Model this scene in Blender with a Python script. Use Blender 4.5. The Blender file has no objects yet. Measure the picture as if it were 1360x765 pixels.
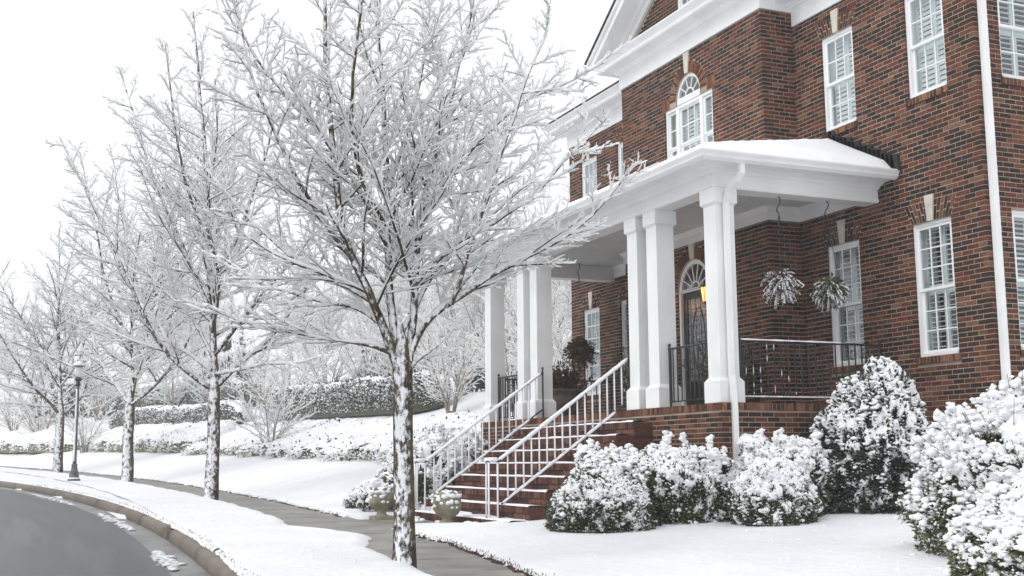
import bpy, bmesh, math, random
import numpy as np
from mathutils import Matrix, Vector

random.seed(7); RNG = np.random.default_rng(7)
S = bpy.context.scene
COL = S.collection
R = math.radians

# ------------------------------------------------------------------ camera
CAM = np.array([11.54, -11.76, 1.0])
YAW, PITCH, ROLL, FPX = R(156.548), R(8.231), R(-.4624), 1582.7
_f = np.array([math.cos(PITCH)*math.cos(YAW), math.cos(PITCH)*math.sin(YAW), math.sin(PITCH)])
_r = np.array([math.sin(YAW), -math.cos(YAW), 0.]); _u = np.cross(_r, _f)
CR = _r*math.cos(ROLL)+_u*math.sin(ROLL); CU = -_r*math.sin(ROLL)+_u*math.cos(ROLL); CF = _f
cd = bpy.data.cameras.new('camera'); cam = bpy.data.objects.new('camera', cd); COL.objects.link(cam)
cd.sensor_width = 36; cd.lens = 36*FPX/1360; cd.clip_start = .1; cd.clip_end = 2000
M = Matrix.Identity(4)
for i in range(3):
    M[i][0], M[i][1], M[i][2], M[i][3] = CR[i], CU[i], -CF[i], CAM[i]
cam.matrix_world = M
S.camera = cam
# ------------------------------------------------------------------ light
w = bpy.data.worlds.new('World'); S.world = w; w.use_nodes = True
nt = w.node_tree; bg = nt.nodes['Background']
sky = nt.nodes.new('ShaderNodeTexSky'); sky.sky_type = 'NISHITA'; sky.sun_disc = False
SUN_EL, SUN_AZ = R(46), R(166)
sky.sun_elevation = SUN_EL; sky.sun_rotation = SUN_AZ; sky.air_density = 1; sky.dust_density = 6
mx = nt.nodes.new('ShaderNodeMix'); mx.data_type = 'RGBA'
mx.inputs[0].default_value = .97                       # closed overcast: almost all of it is even cloud
mx.inputs[7].default_value = (8.3, 8.4, 8.6, 1)
nt.links.new(sky.outputs[0], mx.inputs[6]); nt.links.new(mx.outputs[2], bg.inputs[0])
bg.inputs[1].default_value = .1
sd = bpy.data.lights.new('sun', 'SUN'); sd.energy = 1.0; sd.angle = R(40); sd.color = (1, .98, .95)
so = bpy.data.objects.new('sun', sd); COL.objects.link(so)
so.rotation_euler = (R(90)-SUN_EL, 0, math.pi-SUN_AZ)
S.view_settings.view_transform = 'Standard'; S.view_settings.look = 'None'
S.view_settings.exposure = 0.36; S.view_settings.gamma = 1
S.render.engine = 'CYCLES'; S.cycles.max_bounces = 16; S.cycles.diffuse_bounces = 10; S.cycles.transmission_bounces = 10; S.cycles.transparent_max_bounces = 16

# ------------------------------------------------------------------ materials
MAT = {}
def _mat(name):
    m = bpy.data.materials.new(name); m.use_nodes = True; MAT[name] = m
    return m, m.node_tree, m.node_tree.nodes['Principled BSDF']
def N(nt, t, **k):
    n = nt.nodes.new(t)
    for a, b in k.items(): setattr(n, a, b)
    return n
def noise_mat(name, c1, c2, scale=4, rough=.7, bump=.2, bscale=None, spec=.3, detail=5, dist=.02, lo=.35, hi=.65):
    m, nt, b = _mat(name)
    tc = N(nt, 'ShaderNodeTexCoord'); nz = N(nt, 'ShaderNodeTexNoise'); nz.inputs['Scale'].default_value = scale; nz.inputs['Detail'].default_value = detail
    nt.links.new(tc.outputs['Object'], nz.inputs['Vector'])
    cr = N(nt, 'ShaderNodeValToRGB'); cr.color_ramp.elements[0].position = lo; cr.color_ramp.elements[1].position = hi
    cr.color_ramp.elements[0].color = (*c1, 1); cr.color_ramp.elements[1].color = (*c2, 1)
    nt.links.new(nz.outputs['Fac'], cr.inputs[0]); nt.links.new(cr.outputs[0], b.inputs['Base Color'])
    b.inputs['Roughness'].default_value = rough; b.inputs['Specular IOR Level'].default_value = spec
    if bump:
        n2 = N(nt, 'ShaderNodeTexNoise'); n2.inputs['Scale'].default_value = bscale or scale*6; n2.inputs['Detail'].default_value = 6
        nt.links.new(tc.outputs['Object'], n2.inputs['Vector'])
        bp = N(nt, 'ShaderNodeBump'); bp.inputs['Strength'].default_value = bump; bp.inputs['Distance'].default_value = dist
        nt.links.new(n2.outputs['Fac'], bp.inputs['Height']); nt.links.new(bp.outputs[0], b.inputs['Normal'])
    return m
noise_mat('snow', (.84, .86, .90), (.90, .915, .94), 3, .75, .35, 38, .25, dist=.012)
noise_mat('packed_snow', (.87, .885, .91), (.92, .93, .945), 3, .8, .3, 45, .2, dist=.01)
noise_mat('snow_ground', (.77, .785, .815), (.835, .85, .875), .9, .75, .6, 7, .25, dist=.04)
noise_mat('slush', (.62, .64, .66), (.85, .87, .9), 9, .5, .5, 40, .4)
noise_mat('concrete', (.17, .165, .15), (.27, .26, .235), 1.7, .55, .15, 60, .5)
noise_mat('kerb_concrete', (.165, .142, .115), (.225, .20, .168), 1.1, .75, .3, 50, .3)
noise_mat('gutter_concrete', (.16, .16, .155), (.28, .28, .275), 1.3, .45, .15, 50, .5)
noise_mat('white_paint', (.77, .785, .785), (.87, .875, .875), 1.6, .45, .05, 30, .4)
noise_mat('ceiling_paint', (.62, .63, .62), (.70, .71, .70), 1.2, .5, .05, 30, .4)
noise_mat('window_paint', (.80, .82, .83), (.86, .87, .875), 1.2, .4, .03, 30, .4)
noise_mat('louver', (.80, .81, .81), (.86, .87, .87), 2, .5, 0)
noise_mat('limestone', (.55, .51, .44), (.68, .65, .58), 6, .8, .2, 60)
noise_mat('mortar', (.32, .26, .195), (.47, .40, .31), 2, .9, .4, 90)
noise_mat('mortar_dark', (.20, .16, .125), (.32, .27, .22), 5, .9, .4, 90)
noise_mat('iron', (.012, .012, .014), (.03, .03, .032), 8, .45, .1, 60, .5)
noise_mat('door_black', (.012, .013, .014), (.02, .021, .022), 4, .35, 0, spec=.5)
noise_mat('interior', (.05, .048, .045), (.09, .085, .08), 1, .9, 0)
noise_mat('shingle', (.022, .024, .027), (.055, .058, .062), 9, .85, .5, 60)
noise_mat('bark', (.035, .028, .020), (.11, .085, .06), 9, .9, .6, 30, .2)
noise_mat('twig_bark', (.035, .026, .022), (.085, .065, .055), 6, .85, .3, 40, .2)
noise_mat('myrtle_bark', (.20, .16, .12), (.36, .31, .25), 5, .8, .3, 40, .2)
def leaf_mat(name, c0, c1, c2):
    m, nt, b = _mat(name); ge = N(nt, 'ShaderNodeNewGeometry'); cr = N(nt, 'ShaderNodeValToRGB'); e = cr.color_ramp.elements
    e[0].position = 0; e[0].color = (*c0, 1); e[1].position = 1; e[1].color = (*c2, 1); k = e.new(.6); k.color = (*c1, 1)
    nt.links.new(ge.outputs['Random Per Island'], cr.inputs[0]); nt.links.new(cr.outputs[0], b.inputs['Base Color'])
    b.inputs['Roughness'].default_value = .5; b.inputs['Specular IOR Level'].default_value = .4
leaf_mat('leaf', (.010, .016, .007), (.045, .062, .022), (.13, .15, .055))
leaf_mat('leaf_olive', (.020, .024, .010), (.085, .095, .038), (.20, .20, .09))
leaf_mat('leaf_dark', (.007, .012, .008), (.022, .033, .020), (.05, .065, .035))
noise_mat('leaf_brown', (.045, .024, .014), (.15, .08, .045), 7, .8, 0)
noise_mat('urn_stone', (.16, .15, .10), (.36, .34, .26), 5, .85, .4, 40)
noise_mat('pot_stone', (.10, .085, .07), (.21, .18, .15), 5, .85, .3, 40)
noise_mat('soil_brown', (.03, .02, .014), (.07, .045, .03), 8, .95, .5, 40)
noise_mat('lamp_metal', (.06, .065, .07), (.14, .145, .15), 7, .5, .1, 40, .5)
noise_mat('flashing', (.012, .013, .014), (.035, .036, .04), 20, .7, .5, 60)
noise_mat('leaded_glass', (.10, .11, .12), (.36, .38, .40), 26, .15, .3, 40, .6)

def airy_snow():
    # loose snow on twigs and sprays: bright, and some light passes through it
    m, nt, b = _mat('airy_snow'); out = nt.nodes['Material Output']; b.inputs['Base Color'].default_value = (.98, .983, .987, 1); b.inputs['Roughness'].default_value = .8; b.inputs['Specular IOR Level'].default_value = .2
    tr = N(nt, 'ShaderNodeBsdfTranslucent'); tr.inputs[0].default_value = (.98, .983, .987, 1); mi = N(nt, 'ShaderNodeMixShader'); mi.inputs[0].default_value = .30
    nt.links.new(b.outputs[0], mi.inputs[1]); nt.links.new(tr.outputs[0], mi.inputs[2]); nt.links.new(mi.outputs[0], out.inputs[0])
    tc = N(nt, 'ShaderNodeTexCoord'); n2 = N(nt, 'ShaderNodeTexNoise'); n2.inputs['Scale'].default_value = 45; nt.links.new(tc.outputs['Object'], n2.inputs['Vector'])
    bp = N(nt, 'ShaderNodeBump'); bp.inputs['Strength'].default_value = .4; bp.inputs['Distance'].default_value = .01; nt.links.new(n2.outputs['Fac'], bp.inputs['Height']); nt.links.new(bp.outputs[0], b.inputs['Normal'])
airy_snow()

# asphalt: wet, with paler worn wheel tracks that follow the lane
def asphalt():
    m, nt, b = _mat('asphalt')
    tc = N(nt, 'ShaderNodeTexCoord'); uv = N(nt, 'ShaderNodeUVMap')
    n1 = N(nt, 'ShaderNodeTexNoise'); n1.inputs['Scale'].default_value = 1.0; n1.inputs['Detail'].default_value = 8
    mp = N(nt, 'ShaderNodeMapping'); mp.inputs['Scale'].default_value = (.06, 1.15, 1)
    nt.links.new(uv.outputs[0], mp.inputs[0]); nt.links.new(mp.outputs[0], n1.inputs['Vector'])
    cr = N(nt, 'ShaderNodeValToRGB'); e = cr.color_ramp.elements
    e[0].position = .40; e[0].color = (.036, .040, .046, 1); e[1].position = .62; e[1].color = (.125, .133, .143, 1)
    nt.links.new(n1.outputs['Fac'], cr.inputs[0]); nt.links.new(cr.outputs[0], b.inputs['Base Color'])
    n2 = N(nt, 'ShaderNodeTexNoise'); n2.inputs['Scale'].default_value = 130; n2.inputs['Detail'].default_value = 3
    nt.links.new(tc.outputs['Object'], n2.inputs['Vector'])
    bp = N(nt, 'ShaderNodeBump'); bp.inputs['Strength'].default_value = .5; bp.inputs['Distance'].default_value = .006
    nt.links.new(n2.outputs['Fac'], bp.inputs['Height']); nt.links.new(bp.outputs[0], b.inputs['Normal'])
    cr2 = N(nt, 'ShaderNodeValToRGB'); e = cr2.color_ramp.elements
    e[0].position = .35; e[0].color = (.32,)*3+(1,); e[1].position = .65; e[1].color = (.6,)*3+(1,)
    nt.links.new(n1.outputs['Fac'], cr2.inputs[0]); nt.links.new(cr2.outputs[0], b.inputs['Roughness'])
asphalt()

BR = [(0, (.026, .017, .015)), (.26, (.036, .021, .017)), (.42, (.062, .026, .018)), (.60, (.100, .033, .0195)), (.78, (.138, .044, .025)),
      (.92, (.150, .064, .038)), (1, (.185, .098, .066))]
def brick_mat(name, island, ramp):
    m, nt, b = _mat(name)
    if island: rnd = N(nt, 'ShaderNodeNewGeometry').outputs['Random Per Island']
    else: rnd = N(nt, 'ShaderNodeObjectInfo').outputs['Random']
    cr = N(nt, 'ShaderNodeValToRGB'); els = cr.color_ramp.elements
    els[0].position, els[0].color = ramp[0][0], (*ramp[0][1], 1); els[1].position, els[1].color = ramp[-1][0], (*ramp[-1][1], 1)
    for p, c in ramp[1:-1]: e = els.new(p); e.color = (*c, 1)
    nt.links.new(rnd, cr.inputs[0])
    tc = N(nt, 'ShaderNodeNewGeometry'); nz = N(nt, 'ShaderNodeTexNoise'); nz.inputs['Scale'].default_value = 28; nz.inputs['Detail'].default_value = 6
    nt.links.new(tc.outputs['Position'], nz.inputs['Vector'])
    mr = N(nt, 'ShaderNodeMapRange'); mr.inputs[1].default_value = .3; mr.inputs[2].default_value = .7; mr.inputs[3].default_value = .55; mr.inputs[4].default_value = 1.45
    nt.links.new(nz.outputs['Fac'], mr.inputs[0])
    mu = N(nt, 'ShaderNodeMix', data_type='RGBA', blend_type='MULTIPLY'); mu.inputs[0].default_value = 1
    nt.links.new(cr.outputs[0], mu.inputs[6]); nt.links.new(mr.outputs[0], mu.inputs[7]); nt.links.new(mu.outputs[2], b.inputs['Base Color'])
    n2 = N(nt, 'ShaderNodeTexNoise'); n2.inputs['Scale'].default_value = 120; n2.inputs['Detail'].default_value = 4
    nt.links.new(tc.outputs['Position'], n2.inputs['Vector'])
    bp = N(nt, 'ShaderNodeBump'); bp.inputs['Strength'].default_value = .5; bp.inputs['Distance'].default_value = .006
    nt.links.new(n2.outputs['Fac'], bp.inputs['Height']); nt.links.new(bp.outputs[0], b.inputs['Normal'])
    b.inputs['Roughness'].default_value = .85; b.inputs['Specular IOR Level'].default_value = .25
brick_mat('brick_single', False, BR); brick_mat('brick', True, BR)
BR2 = [(0, (.05, .024, .016)), (.3, (.10, .040, .024)), (.7, (.17, .068, .036)), (1, (.25, .12, .06))]
brick_mat('brick_trim', True, BR2)
BR3 = [(0, (.035, .018, .014)), (.3, (.070, .030, .022)), (.7, (.115, .046, .032)), (1, (.17, .078, .052))]
brick_mat('brick_step', True, BR3)

def glass():
    m, nt, b = _mat('glass'); out = nt.nodes['Material Output']
    fr = N(nt, 'ShaderNodeFresnel'); fr.inputs[0].default_value = 2.1
    tr = N(nt, 'ShaderNodeBsdfTransparent'); tr.inputs[0].default_value = (.90, .93, .93, 1)
    gl = N(nt, 'ShaderNodeBsdfGlossy'); gl.inputs['Roughness'].default_value = .02; gl.inputs[0].default_value = (.9, .95, .97, 1)
    mi = N(nt, 'ShaderNodeMixShader'); gi = N(nt, 'ShaderNodeNewGeometry'); iv = N(nt, 'ShaderNodeMath', operation='SUBTRACT'); iv.inputs[0].default_value = 1; nt.links.new(gi.outputs['Backfacing'], iv.inputs[1])
    ml = N(nt, 'ShaderNodeMath', operation='MULTIPLY'); nt.links.new(fr.outputs[0], ml.inputs[0]); nt.links.new(iv.outputs[0], ml.inputs[1])   # reflection at the outer face only
    nt.links.new(ml.outputs[0], mi.inputs[0]); nt.links.new(tr.outputs[0], mi.inputs[1]); nt.links.new(gl.outputs[0], mi.inputs[2])
    nt.links.new(mi.outputs[0], out.inputs[0])
glass()
def emit(name, c, s):
    m, nt, b = _mat(name); b.inputs['Base Color'].default_value = (*c, 1); b.inputs['Emission Color'].default_value = (*c, 1); b.inputs['Emission Strength'].default_value = s
emit('lantern_glow', (1, .46, .12), 1.5); emit('red_light', (1, .12, .08), 1.5)

# trunk bark: lichen, and wind-packed snow stuck to the windward side in ragged patches
def trunk_mat():
    m, nt, b = _mat('trunk_bark')
    ge = N(nt, 'ShaderNodeNewGeometry'); tc = N(nt, 'ShaderNodeTexCoord')
    nz = N(nt, 'ShaderNodeTexNoise'); nz.inputs['Scale'].default_value = 7; nz.inputs['Detail'].default_value = 6
    nt.links.new(tc.outputs['Object'], nz.inputs['Vector'])
    cr = N(nt, 'ShaderNodeValToRGB'); e = cr.color_ramp.elements
    e[0].position = .34; e[0].color = (.04, .030, .022, 1); e[1].position = .66; e[1].color = (.13, .115, .055, 1)
    k = e.new(.5); k.color = (.085, .062, .040, 1)
    nt.links.new(nz.outputs['Fac'], cr.inputs[0])
    n2 = N(nt, 'ShaderNodeTexNoise'); n2.inputs['Scale'].default_value = 17; n2.inputs['Detail'].default_value = 8; n2.inputs['Roughness'].default_value = .7
    mp = N(nt, 'ShaderNodeMapping'); mp.inputs['Scale'].default_value = (1, 1, .55); nt.links.new(tc.outputs['Object'], mp.inputs[0]); nt.links.new(mp.outputs[0], n2.inputs['Vector'])
    dt = N(nt, 'ShaderNodeVectorMath', operation='DOT_PRODUCT'); dt.inputs[1].default_value = (.80, -.50, .45); nt.links.new(ge.outputs['Normal'], dt.inputs[0])
    ad = N(nt, 'ShaderNodeMath', operation='MULTIPLY_ADD'); ad.inputs[1].default_value = .32; nt.links.new(dt.outputs['Value'], ad.inputs[0]); nt.links.new(n2.outputs['Fac'], ad.inputs[2])
    st = N(nt, 'ShaderNodeMapRange'); st.inputs[1].default_value = .68; st.inputs[2].default_value = .77; nt.links.new(ad.outputs[0], st.inputs[0])
    mi = N(nt, 'ShaderNodeMix', data_type='RGBA'); nt.links.new(st.outputs[0], mi.inputs[0]); nt.links.new(cr.outputs[0], mi.inputs[6]); mi.inputs[7].default_value = (.86, .875, .9, 1)
    nt.links.new(mi.outputs[2], b.inputs['Base Color']); b.inputs['Roughness'].default_value = .85; b.inputs['Specular IOR Level'].default_value = .2
    n3 = N(nt, 'ShaderNodeTexNoise'); n3.inputs['Scale'].default_value = 40; n3.inputs['Detail'].default_value = 5; nt.links.new(tc.outputs['Object'], n3.inputs['Vector'])
    hs = N(nt, 'ShaderNodeMath', operation='MULTIPLY_ADD'); hs.inputs[1].default_value = 1.6; nt.links.new(st.outputs[0], hs.inputs[0]); nt.links.new(n3.outputs['Fac'], hs.inputs[2])
    bp = N(nt, 'ShaderNodeBump'); bp.inputs['Strength'].default_value = .8; bp.inputs['Distance'].default_value = .015
    nt.links.new(hs.outputs[0], bp.inputs['Height']); nt.links.new(bp.outputs[0], b.inputs['Normal'])
trunk_mat()

# ------------------------------------------------------------------ builders
WM = {}
def put(o, parent=None, basis=None):
    if basis is not None: o.matrix_basis = basis
    if parent is not None:
        o.parent = parent; o.matrix_parent_inverse = WM[parent.name].inverted()
    WM[o.name] = o.matrix_basis.copy()
    return o
def tag(o, label=None, cat=None, group=None, kind=None):
    for k, v in (('label', label), ('category', cat), ('group', group), ('kind', kind)):
        if v: o[k] = v
    return o
def empty(name, loc):
    o = bpy.data.objects.new(name, None); COL.objects.link(o); o.empty_display_size = .1
    return put(o, None, Matrix.Translation(loc))
def mesh_np(name, V, F, smooth=False):
    """V (n,3); F list of (m,k) index arrays."""
    me = bpy.data.meshes.new(name)
    V = np.ascontiguousarray(V, np.float32)
    me.vertices.add(len(V)); me.vertices.foreach_set('co', V.ravel())
    F = [np.asarray(f, np.int32) for f in F if len(f)]
    li = np.concatenate([f.ravel() for f in F]); tot = np.concatenate([np.full(len(f), f.shape[1], np.int32) for f in F])
    st = np.concatenate([[0], np.cumsum(tot)[:-1]]).astype(np.int32)
    me.loops.add(len(li)); me.loops.foreach_set('vertex_index', li)
    me.polygons.add(len(tot)); me.polygons.foreach_set('loop_start', st); me.polygons.foreach_set('loop_total', tot)
    me.polygons.foreach_set('use_smooth', np.full(len(tot), smooth))
    me.update(calc_edges=True)
    return me
def link(name, me, mat, parent=None, basis=None):
    o = bpy.data.objects.new(name, me); COL.objects.link(o)
    if mat and not me.materials: me.materials.append(MAT[mat])
    return put(o, parent, basis)
IDM = np.eye(3)
class MB:
    def __init__(s, A=None, o=(0, 0, 0)):
        s.v = []; s.f = []; s.A = A; s.o = np.array(o, float)
    def add(s, vs, fs):
        b = len(s.v)
        for p in vs:
            if s.A is not None: p = s.o + s.A @ np.array(p, float)
            s.v.append(tuple(p))
        s.f += [tuple(b+i for i in f) for f in fs]
    def box(s, x0, x1, y0, y1, z0, z1):
        s.add([(x0, y0, z0), (x1, y0, z0), (x1, y1, z0), (x0, y1, z0), (x0, y0, z1), (x1, y0, z1), (x1, y1, z1), (x0, y1, z1)],
              [(0, 3, 2, 1), (4, 5, 6, 7), (0, 1, 5, 4), (1, 2, 6, 5), (2, 3, 7, 6), (3, 0, 4, 7)])
    def frustum(s, cx, cy, z0, z1, a0, b0, a1, b1):
        s.add([(cx-a0, cy-b0, z0), (cx+a0, cy-b0, z0), (cx+a0, cy+b0, z0), (cx-a0, cy+b0, z0), (cx-a1, cy-b1, z1), (cx+a1, cy-b1, z1), (cx+a1, cy+b1, z1), (cx-a1, cy+b1, z1)],
              [(0, 3, 2, 1), (4, 5, 6, 7), (0, 1, 5, 4), (1, 2, 6, 5), (2, 3, 7, 6), (3, 0, 4, 7)])
    def prism(s, poly, d0, d1):
        """poly in (a, b), extruded along third local axis from d0 to d1"""
        n = len(poly)
        s.add([(a, b, d0) for a, b in poly]+[(a, b, d1) for a, b in poly],
              [tuple(range(n))[::-1], tuple(range(n, 2*n))]+[(i, (i+1) % n, n+(i+1) % n, n+i) for i in range(n)])
    def tube(s, P, r, n=6, cap=True):
        P = [np.array(p, float) for p in P]
        if np.isscalar(r): r = [r]*len(P)
        ring = []; prev = None
        for i, p in enumerate(P):
            t = P[min(i+1, len(P)-1)]-P[max(i-1, 0)]; t = t/(np.linalg.norm(t)+1e-9)
            if prev is None:
                a = np.array([0, 0, 1.]) if abs(t[2]) < .9 else np.array([1., 0, 0])
            else: a = prev
            u = a-t*(a@t); u /= np.linalg.norm(u)+1e-9; v = np.cross(t, u); prev = u
            ring.append([tuple(p+r[i]*(math.cos(q)*u+math.sin(q)*v)) for q in np.arange(n)*2*math.pi/n+math.pi/n])
        fs = []
        for i in range(len(P)-1):
            for j in range(n): fs.append((i*n+j, i*n+(j+1) % n, (i+1)*n+(j+1) % n, (i+1)*n+j))
        if cap: fs += [tuple(range(n))[::-1], tuple(range((len(P)-1)*n, len(P)*n))]
        s.add([q for g in ring for q in g], fs)
    def lathe(s, prof, n=16, c=(0, 0), wob=0):
        vs = []; fs = []
        for r, z in prof:
            for j in range(n):
                a = 2*math.pi*j/n; k = 1+wob*math.cos(a*8)
                vs.append((c[0]+r*k*math.cos(a), c[1]+r*k*math.sin(a), z))
        for i in range(len(prof)-1):
            for j in range(n): fs.append((i*n+j, i*n+(j+1) % n, (i+1)*n+(j+1) % n, (i+1)*n+j))
        fs += [tuple(range(n))[::-1], tuple(range((len(prof)-1)*n, len(prof)*n))]
        s.add(vs, fs)
    def sweep(s, path, prof, close_ends=True):
        """profile (out, z) swept along a plan path, outward = left of travel, mitred"""
        P = [np.array(p, float) for p in path]; n = len(P); k = len(prof)
        ns = []
        for i in range(n-1):
            d = P[i+1]-P[i]; d /= np.linalg.norm(d); ns.append(np.array([-d[1], d[0]]))
        vs = []
        for i in range(n):
            if i == 0: m = ns[0]
            elif i == n-1: m = ns[-1]
            else: m = (ns[i-1]+ns[i])/(1+ns[i-1]@ns[i])
            for o, z in prof: q = P[i]+m*o; vs.append((q[0], q[1], z))
        fs = [(i*k+j, i*k+(j+1) % k, (i+1)*k+(j+1) % k, (i+1)*k+j) for i in range(n-1) for j in range(k)]
        if close_ends: fs += [tuple(range(k))[::-1], tuple(range((n-1)*k, n*k))]
        s.add(vs, fs)
    def build(s, name, mat, parent=None, smooth=False, fix=True):
        me = bpy.data.meshes.new(name); me.from_pydata(s.v, [], s.f)
        if fix:
            bm = bmesh.new(); bm.from_mesh(me); bmesh.ops.recalc_face_normals(bm, faces=bm.faces); bm.to_mesh(me); bm.free()
        if smooth: me.polygons.foreach_set('use_smooth', [True]*len(me.polygons))
        return link(name, me, mat, parent)
def face_map(kind, x, y):
    """local (u along wall, v up, w outward) -> world"""
    if kind == 'front': A = np.array([[1., 0, 0], [0, 0, -1], [0, 1, 0]])
    else: A = np.array([[0, 0, 1.], [1, 0, 0], [0, 1, 0]])
    return A, np.array([x, y, 0.])
def map_mat(A, o, u=0, v=0, w_=0, rot=0, sc=(1, 1, 1)):
    p = o + A @ np.array([u, v, w_], float)
    m = Matrix.Identity(4)
    for i in range(3):
        for j in range(3): m[i][j] = A[i][j]
        m[i][3] = p[i]
    return m @ Matrix.Rotation(rot, 4, 'Z') @ Matrix.Diagonal((*sc, 1))
def proj(P):
    d = np.asarray(P)-CAM; z = d@CF
    return 680+FPX*(d@CR)/z, 382.5-FPX*(d@CU)/z, z
def at_depth(u, v, depth):
    return CAM+depth*(CR*(u-680)/FPX-CU*(v-382.5)/FPX+CF)

def vnoise(x, y, s=0):
    x = np.asarray(x, float); y = np.asarray(y, float)
    xi = np.floor(x); yi = np.floor(y); fx = x-xi; fy = y-yi; fx = fx*fx*(3-2*fx); fy = fy*fy*(3-2*fy)
    h = lambda a, b: np.modf(np.abs(np.sin(a*127.1+b*311.7+s*74.7)*43758.5453))[0]
    return (h(xi, yi)*(1-fx)+h(xi+1, yi)*fx)*(1-fy)+(h(xi, yi+1)*(1-fx)+h(xi+1, yi+1)*fx)*fy
def sstep(a, b, x):
    t = np.clip((np.asarray(x, float)-a)/(b-a), 0, 1); return t*t*(3-2*t)

# ------------------------------------------------------------------ terrain, road, kerb, sidewalk
def Yc(x): return -7.4-.0026*(np.asarray(x, float)+14)**2          # line of the street trees
def tk(x): return -1.75-.0017*np.minimum(np.asarray(x, float), 0)**2   # kerb offset from it
def zbase(x): return 1-1.05-.0165*np.clip(x, -75, 16)
def zg(x, y):
    x = np.asarray(x, float); y = np.asarray(y, float); t = y-Yc(x)
    wl = 1-sstep(-15, -9.2, x)
    right = .062*np.clip(t-1.2, 0, 7)
    left = .19*np.clip(t-1.2, 0, 4.3)+.33*np.clip(t-5.5, 0, 7)+.10*np.clip(t-12.5, 0, 60)
    road = -.13*(1-sstep(-.5, 0, t-tk(x)))
    return zbase(x)+right*(1-wl)+left*wl+road
def grid_mesh(name, xs, ts, zf, mat, smooth=True, uv=False, keep=None, tmap=None):
    Xg, Tg = np.meshgrid(xs, ts, indexing='ij')
    Yg = Yc(Xg)+Tg if tmap is None else tmap(Xg, Tg)
    Zg = zf(Xg, Yg, Tg)
    n, m = Xg.shape
    idx = np.arange(n*m).reshape(n, m)
    F = np.stack([idx[:-1, :-1], idx[1:, :-1], idx[1:, 1:], idx[:-1, 1:]], -1).reshape(-1, 4)
    if keep is not None:
        K = keep(Xg, Yg, Tg).ravel(); F = F[K[F].any(1)]
    V = np.stack([Xg, Yg, Zg], -1).reshape(-1, 3)
    us = np.unique(F); mp = np.zeros(len(V), int); mp[us] = np.arange(len(us)); F = mp[F]
    # xs run downwards in value -> flip so normals face up
    me = mesh_np(name, V[us], [F[:, ::-1] if xs[1] > xs[0] else F], smooth)
    a = me.polygons[0].normal.z
    if a < 0: me.flip_normals()
    if uv:
        l = me.uv_layers.new(name='UVMap'); vi = np.zeros(len(me.loops), np.int32); me.loops.foreach_get('vertex_index', vi)
        U = np.stack([Xg.ravel(), Tg.ravel()], -1)[us][vi]; l.data.foreach_set('uv', U.astype(np.float32).ravel())
    return me
xs_far = np.concatenate([np.linspace(50, 14, 14), np.linspace(13, -60, 120), np.linspace(-63, -170, 40)])
ts_far = np.concatenate([-np.geomspace(60, 14, 12), np.linspace(-13, 24, 75), np.geomspace(26, 75, 16)])
me = grid_mesh('ground', xs_far, ts_far, lambda X, Y, T: zg(X, Y)-.10-.12*(T < tk(X)), 'snow_ground')
tag(link('ground', me, 'snow_ground'), kind='structure')

xs_n = np.concatenate([np.linspace(30, 6, 40), np.linspace(5.8, -80, 240)])
me = grid_mesh('road', xs_n, np.concatenate([[-9.5], np.linspace(-9, -.42, 30)]), lambda X, Y, T: zbase(X)-.145+.02*sstep(0, 4, -(T+.4)), 'asphalt', uv=True,
               tmap=lambda X, T: Yc(X)+tk(X)+T)
tag(link('road', me, 'asphalt'), kind='structure')
me = grid_mesh('gutter', xs_n, np.linspace(-.42, .02, 4), lambda X, Y, T: zbase(X)-.14-.02*np.interp(T-tk(X), [-.42, 0], [0, 1]), 'gutter_concrete', tmap=lambda X, T: Yc(X)+tk(X)+T)
tag(link('gutter', me, 'gutter_concrete'), kind='structure')

kerb = tag(empty('kerb', (0, float(Yc(0)+tk(0)), 0)), kind='structure')
INLET = (-7.0, -6.35)
def kerb_piece(x0, x1):
    n = max(3, int((x0-x1)/.35)); mb = MB(); prof = [(-.02, -.22), (.0, -.045), (.012, -.015), (.035, .004), (.07, .012), (.15, .014), (.15, -.22)]
    vs = []; k = len(prof)
    for i in range(n+1):
        x = x0+(x1-x0)*i/n; y = float(Yc(x)+tk(x)); z = float(zbase(x))-.01
        dx = .01; dy = float(Yc(x+dx)+tk(x+dx))-y; L = math.hypot(dx, dy); nx, ny = -dy/L, dx/L
        for o, h in prof:
            vs.append((x+nx*o, y+ny*o, z+h))
    fs = [(i*k+j, i*k+(j+1) % k, (i+1)*k+(j+1) % k, (i+1)*k+j) for i in range(n) for j in range(k)]+[tuple(range(k))[::-1], tuple(range(n*k, n*k+k))]
    mb.add(vs, fs); return mb.build('kerb_stone', 'kerb_concrete', kerb, True)
x = 12.0
while x > -70:
    x1 = x-3.05
    if x1 < INLET[1] < x: x1 = INLET[1]
    if abs(x-INLET[1]) < 1e-6: x = INLET[0]; x1 = x-3.05
    kerb_piece(x, x1+.018); x = x1
# sunken broken piece and the dark inlet mouth between two stones
xm = sum(INLET)/2; ym = float(Yc(xm)+tk(xm)); zm = float(zbase(xm))
mb = MB(); mb.box(INLET[0]+.03, INLET[1]-.03, ym+.10, ym+.16, zm-.22, zm-.01); mb.build('inlet_mouth', 'iron', kerb)
mb = MB(); mb.frustum(xm-.12, ym+.05, zm-.2, zm-.035, .16, .07, .12, .05); mb.build('kerb_stone', 'kerb_concrete', kerb)

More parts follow.
